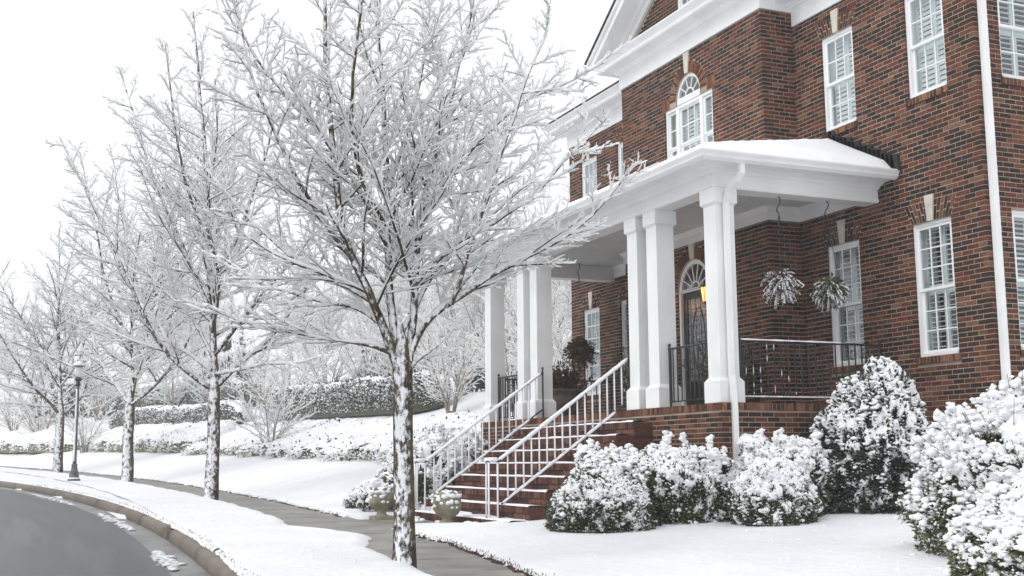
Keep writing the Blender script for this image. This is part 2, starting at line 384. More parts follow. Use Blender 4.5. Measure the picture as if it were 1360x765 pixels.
# sidewalk slabs
walk = tag(empty('sidewalk', (0, -7.3, 0)), kind='structure')
def slab(c, z):
    mb = MB(); n = len(c); cx = sum(p[0] for p in c)/n; cy = sum(p[1] for p in c)/n
    ins = [(cx+(p[0]-cx)*.972, cy+(p[1]-cy)*.972) for p in c]
    zz = [z(*p) for p in c]; zi = [z(*p) for p in ins]
    mb.add([(p[0], p[1], q-.12) for p, q in zip(c, zz)]+[(p[0], p[1], q-.022) for p, q in zip(c, zz)]+[(p[0], p[1], q) for p, q in zip(ins, zi)],
           [tuple(range(2*n, 3*n))]+[(i, (i+1) % n, n+(i+1) % n, n+i) for i in range(n)]+[(n+i, n+(i+1) % n, 2*n+(i+1) % n, 2*n+i) for i in range(n)])
    mb.build('paving_slab', 'concrete', walk)
zw = lambda a, b: float(zbase(a))+.0
x = 8.0
while x > -62:
    L = 1.25; x1 = x-L; g = .012
    def pt(xx, t): return (xx, float(Yc(xx))+t)
    t0, t1 = -.15, 1.27
    slab([pt(x-g, t0), pt(x-g, t1), pt(x1+g, t1), pt(x1+g, t0)], zw); x = x1
# landing in front of the steps
LX0, LX1 = -8.6, -3.9
for i in range(3):
    a = LX0+(LX1-LX0)*i/3; b = LX0+(LX1-LX0)*(i+1)/3
    slab([(a+.006, float(Yc(a))+1.285), (b-.006, float(Yc(b))+1.285), (b-.006, -5.1), (a+.006, -5.1)], lambda p, q: .04+.0)

def edge_verge(x): return .02+.20*(vnoise(x*.9, 3.3)-.35)+.10*(vnoise(x*3.5, 9)-.5)+.04*(vnoise(x*12, 5)-.5)+.38*np.exp(-((x+4.0)/1.1)**2)-.3*np.exp(-((x+5.9)/.6)**2)
def edge_lawn(x): return 1.17+.07*(vnoise(x*1.3, 21)-.5)+.05*(vnoise(x*5, 1)-.5)+.04*(vnoise(x*15, 8)-.5)-.30*sstep(-2.5, 1.5, x)
# thin ragged dark strip between paving and snow
me = grid_mesh('edge_strip', np.concatenate([np.arange(8, -4.2, -.08), np.arange(-4.2, -62, -.2)]), np.linspace(0, 1, 4), lambda X, Y, T: zbase(X)+.012+.016*(vnoise(X*11, T*3, 2)-.3)*np.clip(T*3, 0, 1)-.03*(T < .1), 'soil_brown', tmap=lambda X, T: Yc(X)+edge_lawn(X)-.045+.04*(vnoise(X*9, 4)-.5)+T*.14,
               keep=lambda X, Y, T: (X > -4.3) | (X < -8.4))
tag(link('edge_strip', me, 'soil_brown'), kind='structure')
# snow lying on verge and lawn, melted back from the paving with a ragged rounded edge
def snow_dist(X, Y, T):
    dv = np.minimum(T-(tk(X)+.105+.035*(vnoise(X*2, 2)-.5)+.03*(vnoise(X*14, 4)-.5)), edge_verge(X)-T)
    dl = T-edge_lawn(X)
    # landing cut-out
    nz = .10*(vnoise(X*3, Y*3, 5)-.5)+.05*(vnoise(X*9, Y*9, 6)-.5)
    rx = np.maximum(np.maximum(-8.15-X, X-(-4.55+.55*(Y+5.1))), Y-(-5.12))+nz
    rx = np.where(Y < -5.0, rx, np.maximum(rx, .0)+.02)
    dl = np.minimum(dl, np.where(T < 4.5, rx, 1))
    return np.where(T < .6, dv, dl)
def snow_z(X, Y, T):
    d = snow_dist(X, Y, T)
    th = .075*np.sqrt(np.clip(sstep(-.03, .16, d), 0, 1))-.015
    un = .035*(vnoise(X*.7, Y*.7, 11)-.5)+.014*(vnoise(X*2.2, Y*2.2, 12)-.5)+.006*(vnoise(X*7, Y*7, 13)-.5)
    # shallow trodden dip across the verge and a soft rise at each trunk
    dip = -.045*np.exp(-(((X+5.55)-.85*(T+.9)-.15*np.sin(T*4))/.075)**2)*sstep(-1.6, -1.1, T)*(1-sstep(-.3, .2, T))
    for tx, ty in TREES: un = un+.05*np.exp(-((X-tx)**2+(Y-ty)**2)/.10)
    zb = np.where((X > -8.7) & (X < -4.2) & (T > 1.2) & (Y < -4.9), np.minimum(zg(X, Y), .06), zg(X, Y))
    return zb+np.where(d > -.05, th+un*sstep(0, .3, d)+dip, -.05)
TREES = [(.14, -8.0), (-14.9, -7.38), (-27.85, -7.84), (-41.8, -9.2)]
xs_s = np.concatenate([np.arange(9, -13, -.07), np.arange(-13, -32, -.14), np.arange(-32, -62, -.35)])
ts_s = np.concatenate([np.arange(-1.72, -1.3, .04), np.arange(-1.3, -.3, .07), np.arange(-.3, 2.9, .045), np.arange(2.9, 9.2, .14)])
me = grid_mesh('snow_cover', xs_s, ts_s, snow_z, 'snow_ground', keep=lambda X, Y, T: (snow_dist(X, Y, T) > -.03) & (T > tk(X)))
tag(link('snow_cover', me, 'snow_ground'), kind='structure')
# verge between the wider far kerb and the tree line
me = grid_mesh('verge_snow', np.arange(-2.5, -62, -.2), np.linspace(0, 1, 16), lambda X, Y, T: zbase(X)+.055*np.sqrt(np.clip(T*6, 0, 1))-.012+.03*(vnoise(X, T*2, 3)-.5)*np.clip(T*4, 0, 1)*np.clip((1-T)*5, 0, 1), 'snow_ground',
               tmap=lambda X, T: Yc(X)+(tk(X)+.10+.03*(vnoise(X*6, 7)-.5))*(1-T)+T*-1.35)
tag(link('verge_snow', me, 'snow_ground'), kind='structure')

# ------------------------------------------------------------------ the house
CX = -6.235                                   # axis of the centre pavilion
house = tag(empty('brick_house', (CX, 0, .2)), 'two storey red brown brick house with white columned porch and pediment', 'house')
CH, BL, JT = .0677, .2032, .0128              # course, brick module, joint
SINGLE = []                                   # candidates for brick objects: (size, map, u, v, w)
REST = MB(); TRIM = MB(); ARCH = MB()
def brick5(mb, A, o, u0, u1, v0, v1, wf, d=.1):
    P = [o+A@np.array(p, float) for p in ((u0, v0, wf), (u1, v0, wf), (u1, v1, wf), (u0, v1, wf), (u0, v0, wf-d), (u1, v0, wf-d), (u1, v1, wf-d), (u0, v1, wf-d))]
    b = len(mb.v); mb.v += [tuple(p) for p in P]
    mb.f += [tuple(b+i for i in f) for f in ((0, 1, 2, 3), (0, 3, 7, 4), (1, 5, 6, 2), (0, 4, 5, 1), (3, 2, 6, 7))]
def wall(name, kind, x, y, u0, u1, v0, v1, openings, masks=(), phase=0., ends=(0, 0), depth=.1):
    """mortar backing with real openings, and every brick of it. masks: f(v)->list of (ua, ub) to leave free."""
    A, o = face_map(kind, x, y)
    us = sorted({u0, u1}|{q for p in openings for q in p[:2]}); vs = sorted({v0, v1}|{q for p in openings for q in p[2:4]})
    mb = MB(A, o)
    for i in range(len(us)-1):
        for j in range(len(vs)-1):
            cu, cv = (us[i]+us[i+1])/2, (vs[j]+vs[j+1])/2
            if any(p[0] < cu < p[1] and p[2] < cv < p[3] for p in openings): continue
            mb.add([(us[i], vs[j], -.004), (us[i+1], vs[j], -.004), (us[i+1], vs[j+1], -.004), (us[i], vs[j+1], -.004)], [(0, 1, 2, 3)])
    for p in openings:
        a, b, c, d = p[0]-.004, p[1]+.004, p[2]-.004, p[3]+.004
        for q in (((a, c), (a, d)), ((b, d), (b, c)), ((a, d), (b, d)), ((b, c), (a, c))):
            (ua, va), (ub, vb) = q
            mb.add([(ua, va, -.012), (ub, vb, -.012), (ub, vb, -.3), (ua, va, -.3)], [(0, 1, 2, 3)])
    wobj = mb.build(name, 'mortar', house, fix=False)
    n = int(math.ceil((v1-v0)/CH))
    for k in range(n):
        a = v0+k*CH; b = min(a+CH-JT, v1-.002)
        if b-a < .02: continue
        vm = (a+b)/2
        iv = [(u0-ends[0]*(.0), u1+ends[1]*.0)]
        cuts = [(p[0], p[1]) for p in openings if p[2]-.012 < vm < p[3]+.012]
        for mk in masks: cuts += mk(vm)
        for ca, cb in cuts:
            nx = []
            for s_, e_ in iv:
                if cb <= s_ or ca >= e_: nx.append((s_, e_)); continue
                if ca > s_: nx.append((s_, ca))
                if cb < e_: nx.append((cb, e_))
            iv = nx
        off = phase+(BL/2 if k % 2 else 0)
        for s_, e_ in iv:
            i0 = math.floor((s_-u0-off)/BL)
            q = u0+off+i0*BL; run = []
            while q < e_-.001:
                p0, p1 = max(q, s_), min(q+BL-JT, e_)
                q += BL
                if p1-p0 > .001: run.append([p0, p1])
            if len(run) > 1 and run[0][1]-run[0][0] < .055: run[1][0] = run[0][0]; run.pop(0)
            if len(run) > 1 and run[-1][1]-run[-1][0] < .055: run[-2][1] = run[-1][1]; run.pop()
            if run and e_-run[-1][1] < .02: run[-1][1] = e_
            if run and run[0][0]-s_ < .02: run[0][0] = s_
            for p0, p1 in run:
                if p1-p0 < .022: continue
                wf = random.uniform(-.0015, .002); da = random.uniform(-.0015, .0015)
                full = BL-JT-.004 < p1-p0 < BL-JT+.004
                P = o+A@np.array([(p0+p1)/2, vm, 0])
                px, py, pz = proj(P)
                vis = full and pz > 1 and 5 < px < 1355 and 5 < py < 740
                rec = (A, o, p0, p1, a+da, b+da, wf, wobj)
                if vis and name != 'hidden':
                    tx = proj(P+A[:, 0]*.1)[0]-proj(P-A[:, 0]*.1)[0]; area = abs(tx)*FPX/pz*.2
                    SINGLE.append((area, px, py, rec))
                else: brick5(REST, A, o, p0, p1, a+da, b+da, wf)
    return wobj
SINGLE_OK = lambda px, py: True

def trap_mask(uc, v0, v1, hw, splay):
    return lambda v: [(uc-hw-splay*(v-v0)/(v1-v0), uc+hw+splay*(v-v0)/(v1-v0))] if v0-.02 < v < v1+.012 else []
def sill_mask(uc, hw, v): return lambda q: [(uc-hw, uc+hw)] if v-.115 < q < v+.01 else []
def jack_arch(kind, x, y, uc, hw, v, key=True, h=.29, splay=.13):
    """flat arch of splayed soldier bricks with a pale keystone"""
    A, o = face_map(kind, x, y)
    n = 6; kw0, kw1 = (.055, .085) if key else (0, 0)
    for sgn in (-1, 1):
        for i in range(n):
            a0 = kw0+(hw-kw0)*i/n; a1 = kw0+(hw-kw0)*(i+1)/n-.014
            b0 = kw1+(hw+splay-kw1)*i/n; b1 = kw1+(hw+splay-kw1)*(i+1)/n-.014
            sp = .19 if i % 2 == 0 else .10; s_ = sp/h
            for (f0, f1) in ((0, s_), (s_+.045, 1.)):
                L = lambda p, q, f: p+(q-p)*f
                poly = [(L(a0, b0, f0), v+.006+h*f0), (L(a1, b1, f0), v+.006+h*f0), (L(a1, b1, f1), v+h*f1-.004), (L(a0, b0, f1), v+h*f1-.004)]
                poly = [(uc+sgn*p, q) for p, q in poly]
                m2 = MB(A, o); m2.prism(poly, -.1, random.uniform(0, .004)); b = len(ARCH.v); ARCH.v += m2.v; ARCH.f += [tuple(b+i_ for i_ in f) for f in m2.f]
    if key:
        mb = MB(A, o); mb.prism([(uc-.052, v+.002), (uc+.052, v+.002), (uc+.088, v+h+.075), (uc-.088, v+h+.075)], -.1, .022)
        mb.build('keystone', 'limestone', house)
def rowlock(kind, x, y, ua, ub, v, h=.095, out=.03, step=.0677, mb=None, slope=.012):
    bed = MB(*face_map(kind, x, y)); bed.box(ua+.012, ub-.012, v-h+.003, v-.004, -.09, out-.006); bed.build('mortar_bed', 'mortar' if mb is None else 'mortar_dark', house)
    A, o = face_map(kind, x, y); n = max(1, round((ub-ua)/step)); st = (ub-ua)/n
    for i in range(n):
        m2 = MB(A, o); p0, p1 = ua+i*st+.0065, ua+(i+1)*st-.0065; ww = out+random.uniform(-.002, .002)
        m2.add([(p0, v-h, -.1), (p1, v-h, -.1), (p1, v-h, ww), (p0, v-h, ww), (p0, v+slope, -.1), (p1, v+slope, -.1), (p1, v, ww), (p0, v, ww)],
               [(0, 3, 2, 1), (4, 5, 6, 7), (0, 1, 5, 4), (1, 2, 6, 5), (2, 3, 7, 6), (3, 0, 4, 7)])
        t = TRIM if mb is None else mb; b = len(t.v); t.v += m2.v; t.f += [tuple(b+i_ for i_ in f) for f in m2.f]

_shared = {}
def unit_box(name, mat):
    k = (name, mat)
    if k not in _shared:
        mb = MB(); mb.box(-.5, .5, -.5, .5, -.5, .5); me = bpy.data.meshes.new(name); me.from_pydata(mb.v, [], mb.f); me.materials.append(MAT[mat]); _shared[k] = me
    return _shared[k]
def ubox(name, mat, parent, A, o, u0, u1, v0, v1, w0, w1, rotx=0):
    ob = bpy.data.objects.new(name, unit_box(name, mat)); COL.objects.link(ob)
    m = map_mat(A, o, (u0+u1)/2, (v0+v1)/2, (w0+w1)/2) @ Matrix.Rotation(rotx, 4, 'X') @ Matrix.Diagonal((u1-u0, v1-v0, w1-w0, 1))
    return put(ob, parent, m)
def sash(parent, A, o, u0, u1, v0, v1, wf, cols, rows, st=.042, name='sash'):
    """one sash: frame with glazing bars as a mesh, each pane its own object"""
    mb = MB(A, o); d = .035
    mb.box(u0, u0+st, v0, v1, wf-d, wf); mb.box(u1-st, u1, v0, v1, wf-d, wf)
    mb.box(u0+st, u1-st, v0, v0+st, wf-d, wf-.001); mb.box(u0+st, u1-st, v1-st, v1, wf-d, wf-.001)
    g0, g1, h0, h1 = u0+st, u1-st, v0+st, v1-st
    for i in range(1, cols): q = g0+(g1-g0)*i/cols; mb.box(q-.009, q+.009, h0, h1, wf-.026, wf-.006)
    for j in range(1, rows): q = h0+(h1-h0)*j/rows; mb.box(g0, g1, q-.009, q+.009, wf-.025, wf-.007)
    mb.build(name, 'window_paint', parent)
    for i in range(cols):
        for j in range(rows):
            ubox('pane', 'glass', parent, A, o, g0+(g1-g0)*i/cols+.004, g0+(g1-g0)*(i+1)/cols-.004, h0+(h1-h0)*j/rows+.004, h0+(h1-h0)*(j+1)/rows-.004, wf-.019, wf-.015)
def shutters(parent, A, o, u0, u1, v0, v1, wf, tilt, panels=2, tiers=1, stile=.045, topfree=0):
    mb = MB(A, o); pw = (u1-u0)/panels
    for p in range(panels):
        a, b = u0+p*pw, u0+(p+1)*pw-.004
        th = (v1-v0)/tiers
        for t in range(tiers):
            c, d = v0+t*th, v0+(t+1)*th-.004
            mb.box(a, a+stile, c, d, wf-.03, wf); mb.box(b-stile, b, c, d, wf-.03, wf)
            mb.box(a+stile, b-stile, c, c+.07, wf-.029, wf-.001); mb.box(a+stile, b-stile, d-.07, d, wf-.029, wf-.001)
            n = max(2, int((d-c-.14)/.068)); st = (d-c-.14)/n
            for k in range(n):
                ubox('slat', 'louver', parent, A, o, a+stile+.002, b-stile-.002, c+.07+st*(k+.5)-.006, c+.07+st*(k+.5)+.006, wf-.015-.031, wf-.015+.031, tilt)
    mb.build('shutter_frame', 'louver', parent)
def window(kind, x, y, u0, u1, v0, v1, rows_top=3, rows_bot=3, cols=3, tilt=.3, panels=2, tiers=2, label=None):
    A, o = face_map(kind, x, y)
    f = MB(A, o); fr = .045; w1, w0 = -.035, -.115
    f.box(u0, u0+fr, v0, v1, w0, w1); f.box(u1-fr, u1, v0, v1, w0, w1); f.box(u0+fr, u1-fr, v1-fr, v1, w0, w1-.001); f.box(u0+fr, u1-fr, v0, v0+.05, w0, w1+.02)
    win = f.build('window', 'window_paint', house)
    if label: win['label'] = label
    vm = (v0+v1)/2; a, b = u0+fr, u1-fr
    sash(win, A, o, a, b, vm-.02, v1-fr-.001, -.052, cols, rows_top)
    sash(win, A, o, a, b, v0+.051, vm+.02, -.088, cols, rows_bot)
    j = MB(A, o); j.box(u0+.002, u0+.014, v0, v1, -.42, -.116); j.box(u1-.014, u1-.002, v0, v1, -.42, -.116); j.box(u0+.014, u1-.014, v1-.014, v1-.002, -.42, -.116); j.box(u0+.014, u1-.014, v0+.002, v0+.03, -.42, -.116)
    j.build('jamb', 'window_paint', win)
    shutters(win, A, o, u0+.02, u1-.02, v0+.04, v1-.02, -.20, tilt, panels, tiers)
    return win

HW, GAP = .38, .0
Z1a, Z1b, Z2a, Z2b = 2.365, 4.235, 6.04, 7.57
ZF, ZFP = 8.02, 8.265                                    # frieze bottoms: wings, pavilion
W1, W2 = -2.88, -1.0
# right wing front
op = [(W1-HW, W1+HW, Z1a, Z1b), (W2-HW, W2+HW, Z1a, Z1b), (W1+.08-HW, W1+.08+HW, Z2a, Z2b), (W2+.08-HW, W2+.08+HW, Z2a, Z2b)]
def masks_for(op):
    ms = []
    for a, b, c, d in op:
        uc = (a+b)/2
        ms += [trap_mask(uc, d, d+.29, HW, .13), sill_mask(uc, HW+.03, c)]
        ms.append(lambda v, uc=uc, d=d: [(uc-.09, uc+.09)] if d+.28 < v < d+.37 else [])
    return ms
wall('wall', 'front', 0, 0, -3.89, 0, .0, ZF+.02, op, masks_for(op), phase=-.02)
for a, b, c, d in op:
    jack_arch('front', 0, 0, (a+b)/2, HW, d); rowlock('front', 0, 0, a-.03, b+.03, c)
# first floor louvres stand open (dark between), upper ones are nearly shut
window('front', 0, 0, *op[0], tilt=.12); window('front', 0, 0, *op[1], tilt=.08)
window('front', 0, 0, *op[2], 2, 2, tilt=1.2); window('front', 0, 0, *op[3], 2, 2, tilt=1.2)
# gable side wall
ops = [(.45, 1.40, Z1a, Z1b), (.45, 1.40, Z2a, Z2b)]
wall('wall', 'side', 0, 0, 0, 3.2, .0, ZF+.02, ops, [sill_mask(.925, .505, Z1a), sill_mask(.925, .505, Z2a)], phase=.06)
for a, b, c, d in ops: rowlock('side', 0, 0, a-.03, b+.03, c)
window('side', 0, 0, *ops[0], tilt=.5); window('side', 0, 0, *ops[1], 2, 2, tilt=.2)
# left wing
L1, L2 = -11.27, -9.59
opl = [(L1-HW, L1+HW, Z1a, Z1b), (L2-HW, L2+HW, Z1a, Z1b), (L1-HW, L1+HW, Z2a, Z2b), (L2-HW, L2+HW, Z2a, Z2b)]
wall('wall', 'front', 0, 0, -12.22, -8.58, .0, ZF+.02, opl, masks_for(opl), phase=.03)
for a, b, c, d in opl:
    jack_arch('front', 0, 0, (a+b)/2, HW, d); rowlock('front', 0, 0, a-.03, b+.03, c)
for q in opl: window('front', 0, 0, *q, *((3, 3) if q[2] < 5 else (2, 2)), tilt=1.2)
# centre pavilion
BY = -.62; DC = -6.155
AR, AS = .40, 7.36; AV = AS+.10                                      # upper arch radius and spring
DR, DS = .52, 3.95                                      # door arch
PW = .79
opb = [(DC-PW, DC+PW, 6.04, AS), (DC-AR, DC+AR, AS, AV+AR), (DC-DR, DC+DR, 1.745, DS), (DC-DR, DC+DR, DS, DS+DR)]
def arch_mask(uc, r, vs): return lambda v: ([(uc-math.sqrt(r*r-(v-vs)**2), uc+math.sqrt(r*r-(v-vs)**2))] if 0 <= v-vs < r else [])
mb_ = [arch_mask(DC, AR+.225, AV), lambda v: [(DC-AR-.225, DC+AR+.225)] if AS < v <= AV else [], arch_mask(DC, DR+.225, DS), lambda v: [(DC-PW-.08, DC-AR-.2), (DC+AR+.2, DC+PW+.08)] if AS < v < AS+.245 else [],
       lambda v: [(DC-.1, DC+.1)] if AV+AR+.18 < v < AV+AR+.44 else [], lambda v: [(DC-.1, DC+.1)] if DS+DR+.18 < v < DS+DR+.34 else []]
wall('wall', 'front', 0, BY, -8.58, -3.89, .0, ZFP+.02, opb, mb_, phase=.05)
wall('wall', 'side', -3.89, BY, 0, .62, .0, ZFP+.02, [], phase=.1)
wall('wall', 'front', 0, BY+.04, -8.2, -4.2, ZFP+.3, 10.3, [(DC-.33, DC+.33, 8.95, 9.5)],
     [lambda v: [(-9, CX-(10.35-v)/.664*.97), (CX+(10.35-v)/.664*.97, -3)]], phase=.02)
A, o = face_map('front', 0, BY)
def arch_ring(uc, vs, r, ro, n, w1=.006, keyw=.0):
    for i in range(n):
        a0 = math.pi*i/n+.016; a1 = math.pi*(i+1)/n-.016; am = (a0+a1)/2
        if keyw and abs(math.cos(am))*ro < keyw: continue
        poly = [(uc+r*math.cos(a0), vs+r*math.sin(a0)), (uc+ro*math.cos(a0), vs+ro*math.sin(a0)), (uc+ro*math.cos(a1), vs+ro*math.sin(a1)), (uc+r*math.cos(a1), vs+r*math.sin(a1))]
        m2 = MB(A, o); m2.prism(poly, -.1, w1+random.uniform(-.002, .003)); b = len(TRIM.v); TRIM.v += m2.v; TRIM.f += [tuple(b+i_ for i_ in f) for f in m2.f]
def spandrel(mb, uc, vs, r, w):
    n = 14
    for i in range(n):
        a0, a1 = math.pi*i/n, math.pi*(i+1)/n
        p0, p1 = (uc+r*math.cos(a0), vs+r*math.sin(a0)), (uc+r*math.cos(a1), vs+r*math.sin(a1))
        mb.add([(*p0, w), (*p1, w), (p1[0], vs+r, w), (p0[0], vs+r, w)], [(0, 1, 2, 3)])
        mb.add([(*p0, w), (*p1, w), (*p1, w-.2), (*p0, w-.2)], [(0, 1, 2, 3)])
for vs_, r_ in ((AV, AR), (DS, DR)):
    sp = MB(A, o); spandrel(sp, DC, vs_, r_, -.005); sp.build('arch_spandrel', 'mortar', house, fix=False)
arch_ring(DC, AV, AR+.012, AR+.215, 26, keyw=.10); arch_ring(DC, DS, DR+.012, DR+.215, 30, keyw=.09)
for vv, hh in ((AV+AR+.015, .38), (DS+DR+.01, .27)):
    mb = MB(A, o); mb.prism([(DC-.055, vv), (DC+.055, vv), (DC+.09, vv+hh), (DC-.09, vv+hh)], -.1, .025); mb.build('keystone', 'limestone', house)
for sgn in (-1, 1):                                     # shoulder soldiers over the side lights
    for i in range(5):
        a0 = DC+sgn*(AR+.225+.055*i); a1 = a0+sgn*.046
        m2 = MB(A, o); m2.box(min(a0, a1), max(a0, a1), AS+.012, AS+.235, -.1, .003); b = len(TRIM.v); TRIM.v += m2.v; TRIM.f += [tuple(b+i_ for i_ in f) for f in m2.f]

def arc_band(mb, uc, vs, r0, r1, w0, w1, n=16, a0=0, a1=math.pi):
    for i in range(n):
        p, q = a0+(a1-a0)*i/n, a0+(a1-a0)*(i+1)/n
        mb.prism([(uc+r0*math.cos(p), vs+r0*math.sin(p)), (uc+r1*math.cos(p), vs+r1*math.sin(p)), (uc+r1*math.cos(q), vs+r1*math.sin(q)), (uc+r0*math.cos(q), vs+r0*math.sin(q))], w0, w1)
def fanlight(parent, uc, vs, r, wf, rays, hub, frame=.05):
    mb = MB(A, o); arc_band(mb, uc, vs, r-frame, r, wf-.05, wf); mb.box(uc-r, uc+r, vs-.03, vs+.025, wf-.052, wf+.004)
    arc_band(mb, uc, vs, hub, hub+.022, wf-.03, wf-.006, 12)
    for k in range(1, rays):
        a = math.pi*k/rays; c, s_ = math.cos(a), math.sin(a)
        mb.prism([(uc+hub*c-.009*s_, vs+hub*s_+.009*c), (uc+hub*c+.009*s_, vs+hub*s_-.009*c), (uc+(r-.03)*c+.009*s_, vs+(r-.03)*s_-.009*c), (uc+(r-.03)*c-.009*s_, vs+(r-.03)*s_+.009*c)], wf-.028, wf-.008)
    mb.build('fanlight', 'window_paint', parent)
    for k in range(rays):
        a0, a1 = math.pi*k/rays, math.pi*(k+1)/rays
        mb = MB(A, o); n = 4
        mb.prism([(uc+(hub+.01)*math.cos(a0), vs+(hub+.01)*math.sin(a0))]+[(uc+(r-.035)*math.cos(a0+(a1-a0)*i/n), vs+(r-.035)*math.sin(a0+(a1-a0)*i/n)) for i in range(n+1)]+[(uc+(hub+.01)*math.cos(a1), vs+(hub+.01)*math.sin(a1))], wf-.021, wf-.017)
        mb.build('pane', 'glass', parent)
    mb = MB(A, o); mb.prism([(uc+hub*math.cos(math.pi*i/8), vs+hub*math.sin(math.pi*i/8)) for i in range(9)], wf-.021, wf-.017); mb.build('pane', 'glass', parent)
# three-part arched window above the porch
f = MB(A, o)
for a, b in ((DC-PW, DC-PW+.05), (DC-AR-.04, DC-AR+.05), (DC+AR-.05, DC+AR+.04), (DC+PW-.05, DC+PW)): f.box(a, b, 6.04, AS, -.115, -.02)
f.box(DC-PW+.05, DC-AR-.04, AS-.05, AS, -.115, -.021); f.box(DC+AR+.04, DC+PW-.05, AS-.05, AS, -.115, -.021); f.box(DC-AR+.05, DC+AR-.05, AS-.06, AS+.02, -.115, -.018); f.box(DC-AR, DC-AR+.05, AS+.001, AV, -.115, -.02); f.box(DC+AR-.05, DC+AR, AS+.001, AV, -.115, -.02); f.box(DC-AR+.05, DC+AR-.05, AS+.021, AV-.031, -.115, -.03); f.box(DC-PW, DC+PW, 5.99, 6.04, -.115, -.005)
pw_ = f.build('window', 'window_paint', house); pw_['label'] = 'arched three-part window over the porch roof'
fanlight(pw_, DC, AV, AR, -.03, 5, .13)
for a, b, c in ((DC-PW+.05, DC-AR-.04, 1), (DC-AR+.05, DC+AR-.05, 3), (DC+AR+.04, DC+PW-.05, 1)):
    sash(pw_, A, o, a, b, 6.62, AS-.06, -.055, c, 2, .035); sash(pw_, A, o, a, b, 6.04, 6.62, -.075, c, 2, .035)
shutters(pw_, A, o, DC-PW+.06, DC+PW-.06, 6.06, AS-.08, -.17, 1.2, 4, 1)
# front door under its fanlight
f = MB(A, o); f.box(DC-DR, DC-DR+.06, 1.745, DS, -.14, -.02); f.box(DC+DR-.06, DC+DR, 1.745, DS, -.14, -.02)
door = f.build('door', 'window_paint', house); door['label'] = 'black front door with leaded glass under a white fanlight'
fanlight(door, DC, DS, DR, -.03, 7, .12, .075)
f = MB(A, o); d0, d1 = DC-DR+.062, DC+DR-.062
f.box(d0, d0+.13, 1.76, DS-.035, -.12, -.07); f.box(d1-.13, d1, 1.76, DS-.035, -.12, -.07); f.box(d0+.13, d1-.13, DS-.16, DS-.035, -.12, -.071); f.box(d0+.13, d1-.13, 1.76, 2.35, -.12, -.071)
f.box(d0+.18, d1-.18, 1.87, 2.26, -.071, -.060)
f.build('door_leaf', 'door_black', door)
f = MB(A, o); f.box(d0+.125, d1-.125, 2.345, DS-.155, -.10, -.09); f.build('pane', 'leaded_glass', door)
f = MB(A, o)
for k in range(9):
    v = 2.42+k*.15; f.box(d0+.13, d1-.13, v-.004, v+.004, -.09, -.085)
for k in range(4):
    u = d0+.13+(d1-d0-.26)*(k+.5)/4; f.box(u-.004, u+.004, 2.35, DS-.16, -.0895, -.0845)
c_ = [(DC+.2*math.cos(t), 3.07+.55*math.sin(t), -.085) for t in np.linspace(0, 2*math.pi, 33)]
f.tube(c_, .008, 4, False); f.build('lead_came', 'iron', door)
f = MB(A, o); f.tube([(d0+.06, 2.62, -.06), (d0+.06, 2.62, -.015), (d0+.06, 2.75, -.015), (d0+.06, 2.75, -.06)], .011, 6); f.build('door_handle', 'lamp_metal', door)
f = MB(A, o); f.box(DC-DR-.02, DC+DR+.02, 1.746, 1.775, -.14, .05); f.build('threshold', 'limestone', house)
# gable window in the tympanum
A3, o3 = face_map('front', 0, BY+.04)
f = MB(A3, o3); f.box(DC-.33, DC-.27, 8.95, 9.5, -.1, -.02); f.box(DC+.27, DC+.33, 8.95, 9.5, -.1, -.02); f.box(DC-.33, DC+.33, 8.93, 8.98, -.1, .0)
gw = f.build('window', 'window_paint', house)
sash(gw, A3, o3, DC-.27, DC+.27, 8.98, 9.5, -.05, 3, 2, .035)
AB = ARCH.build('arch_bricks', 'brick', house); AB['kind'] = 'stuff'
TR = TRIM.build('brick_trim', 'brick_trim', house, fix=True); TR['kind'] = 'stuff'

# cornices, pediment and roof
def cornice(path, z, name='cornice'):
    mb = MB()
    mb.sweep(path, [(-.02, z), (.035, z), (.035, z+.30), (-.02, z+.30)])                                    # frieze board
    mb.sweep(path, [(-.02, z+.301), (.06, z+.301), (.08, z+.325), (.12, z+.36), (.13, z+.375), (-.02, z+.375)])   # bed mould
    mb.sweep(path, [(-.02, z+.376), (.35, z+.376), (.35, z+.39), (.365, z+.395), (.365, z+.46), (.38, z+.47), (.41, z+.50), (.45, z+.535), (.45, z+.56), (-.02, z+.56)])
    return mb.build(name, 'white_paint', house)
cornice([(0, 8), (0, 0), (-3.855, 0)], ZF, 'cornice')
cornice([(-8.615, 0), (-12.22, 0), (-12.22, 8)], ZF, 'cornice')
zc = ZFP-.12
cornice([(-3.89, .3), (-3.89, BY), (-8.58, BY), (-8.58, .3)], ZFP, 'pediment_cornice')
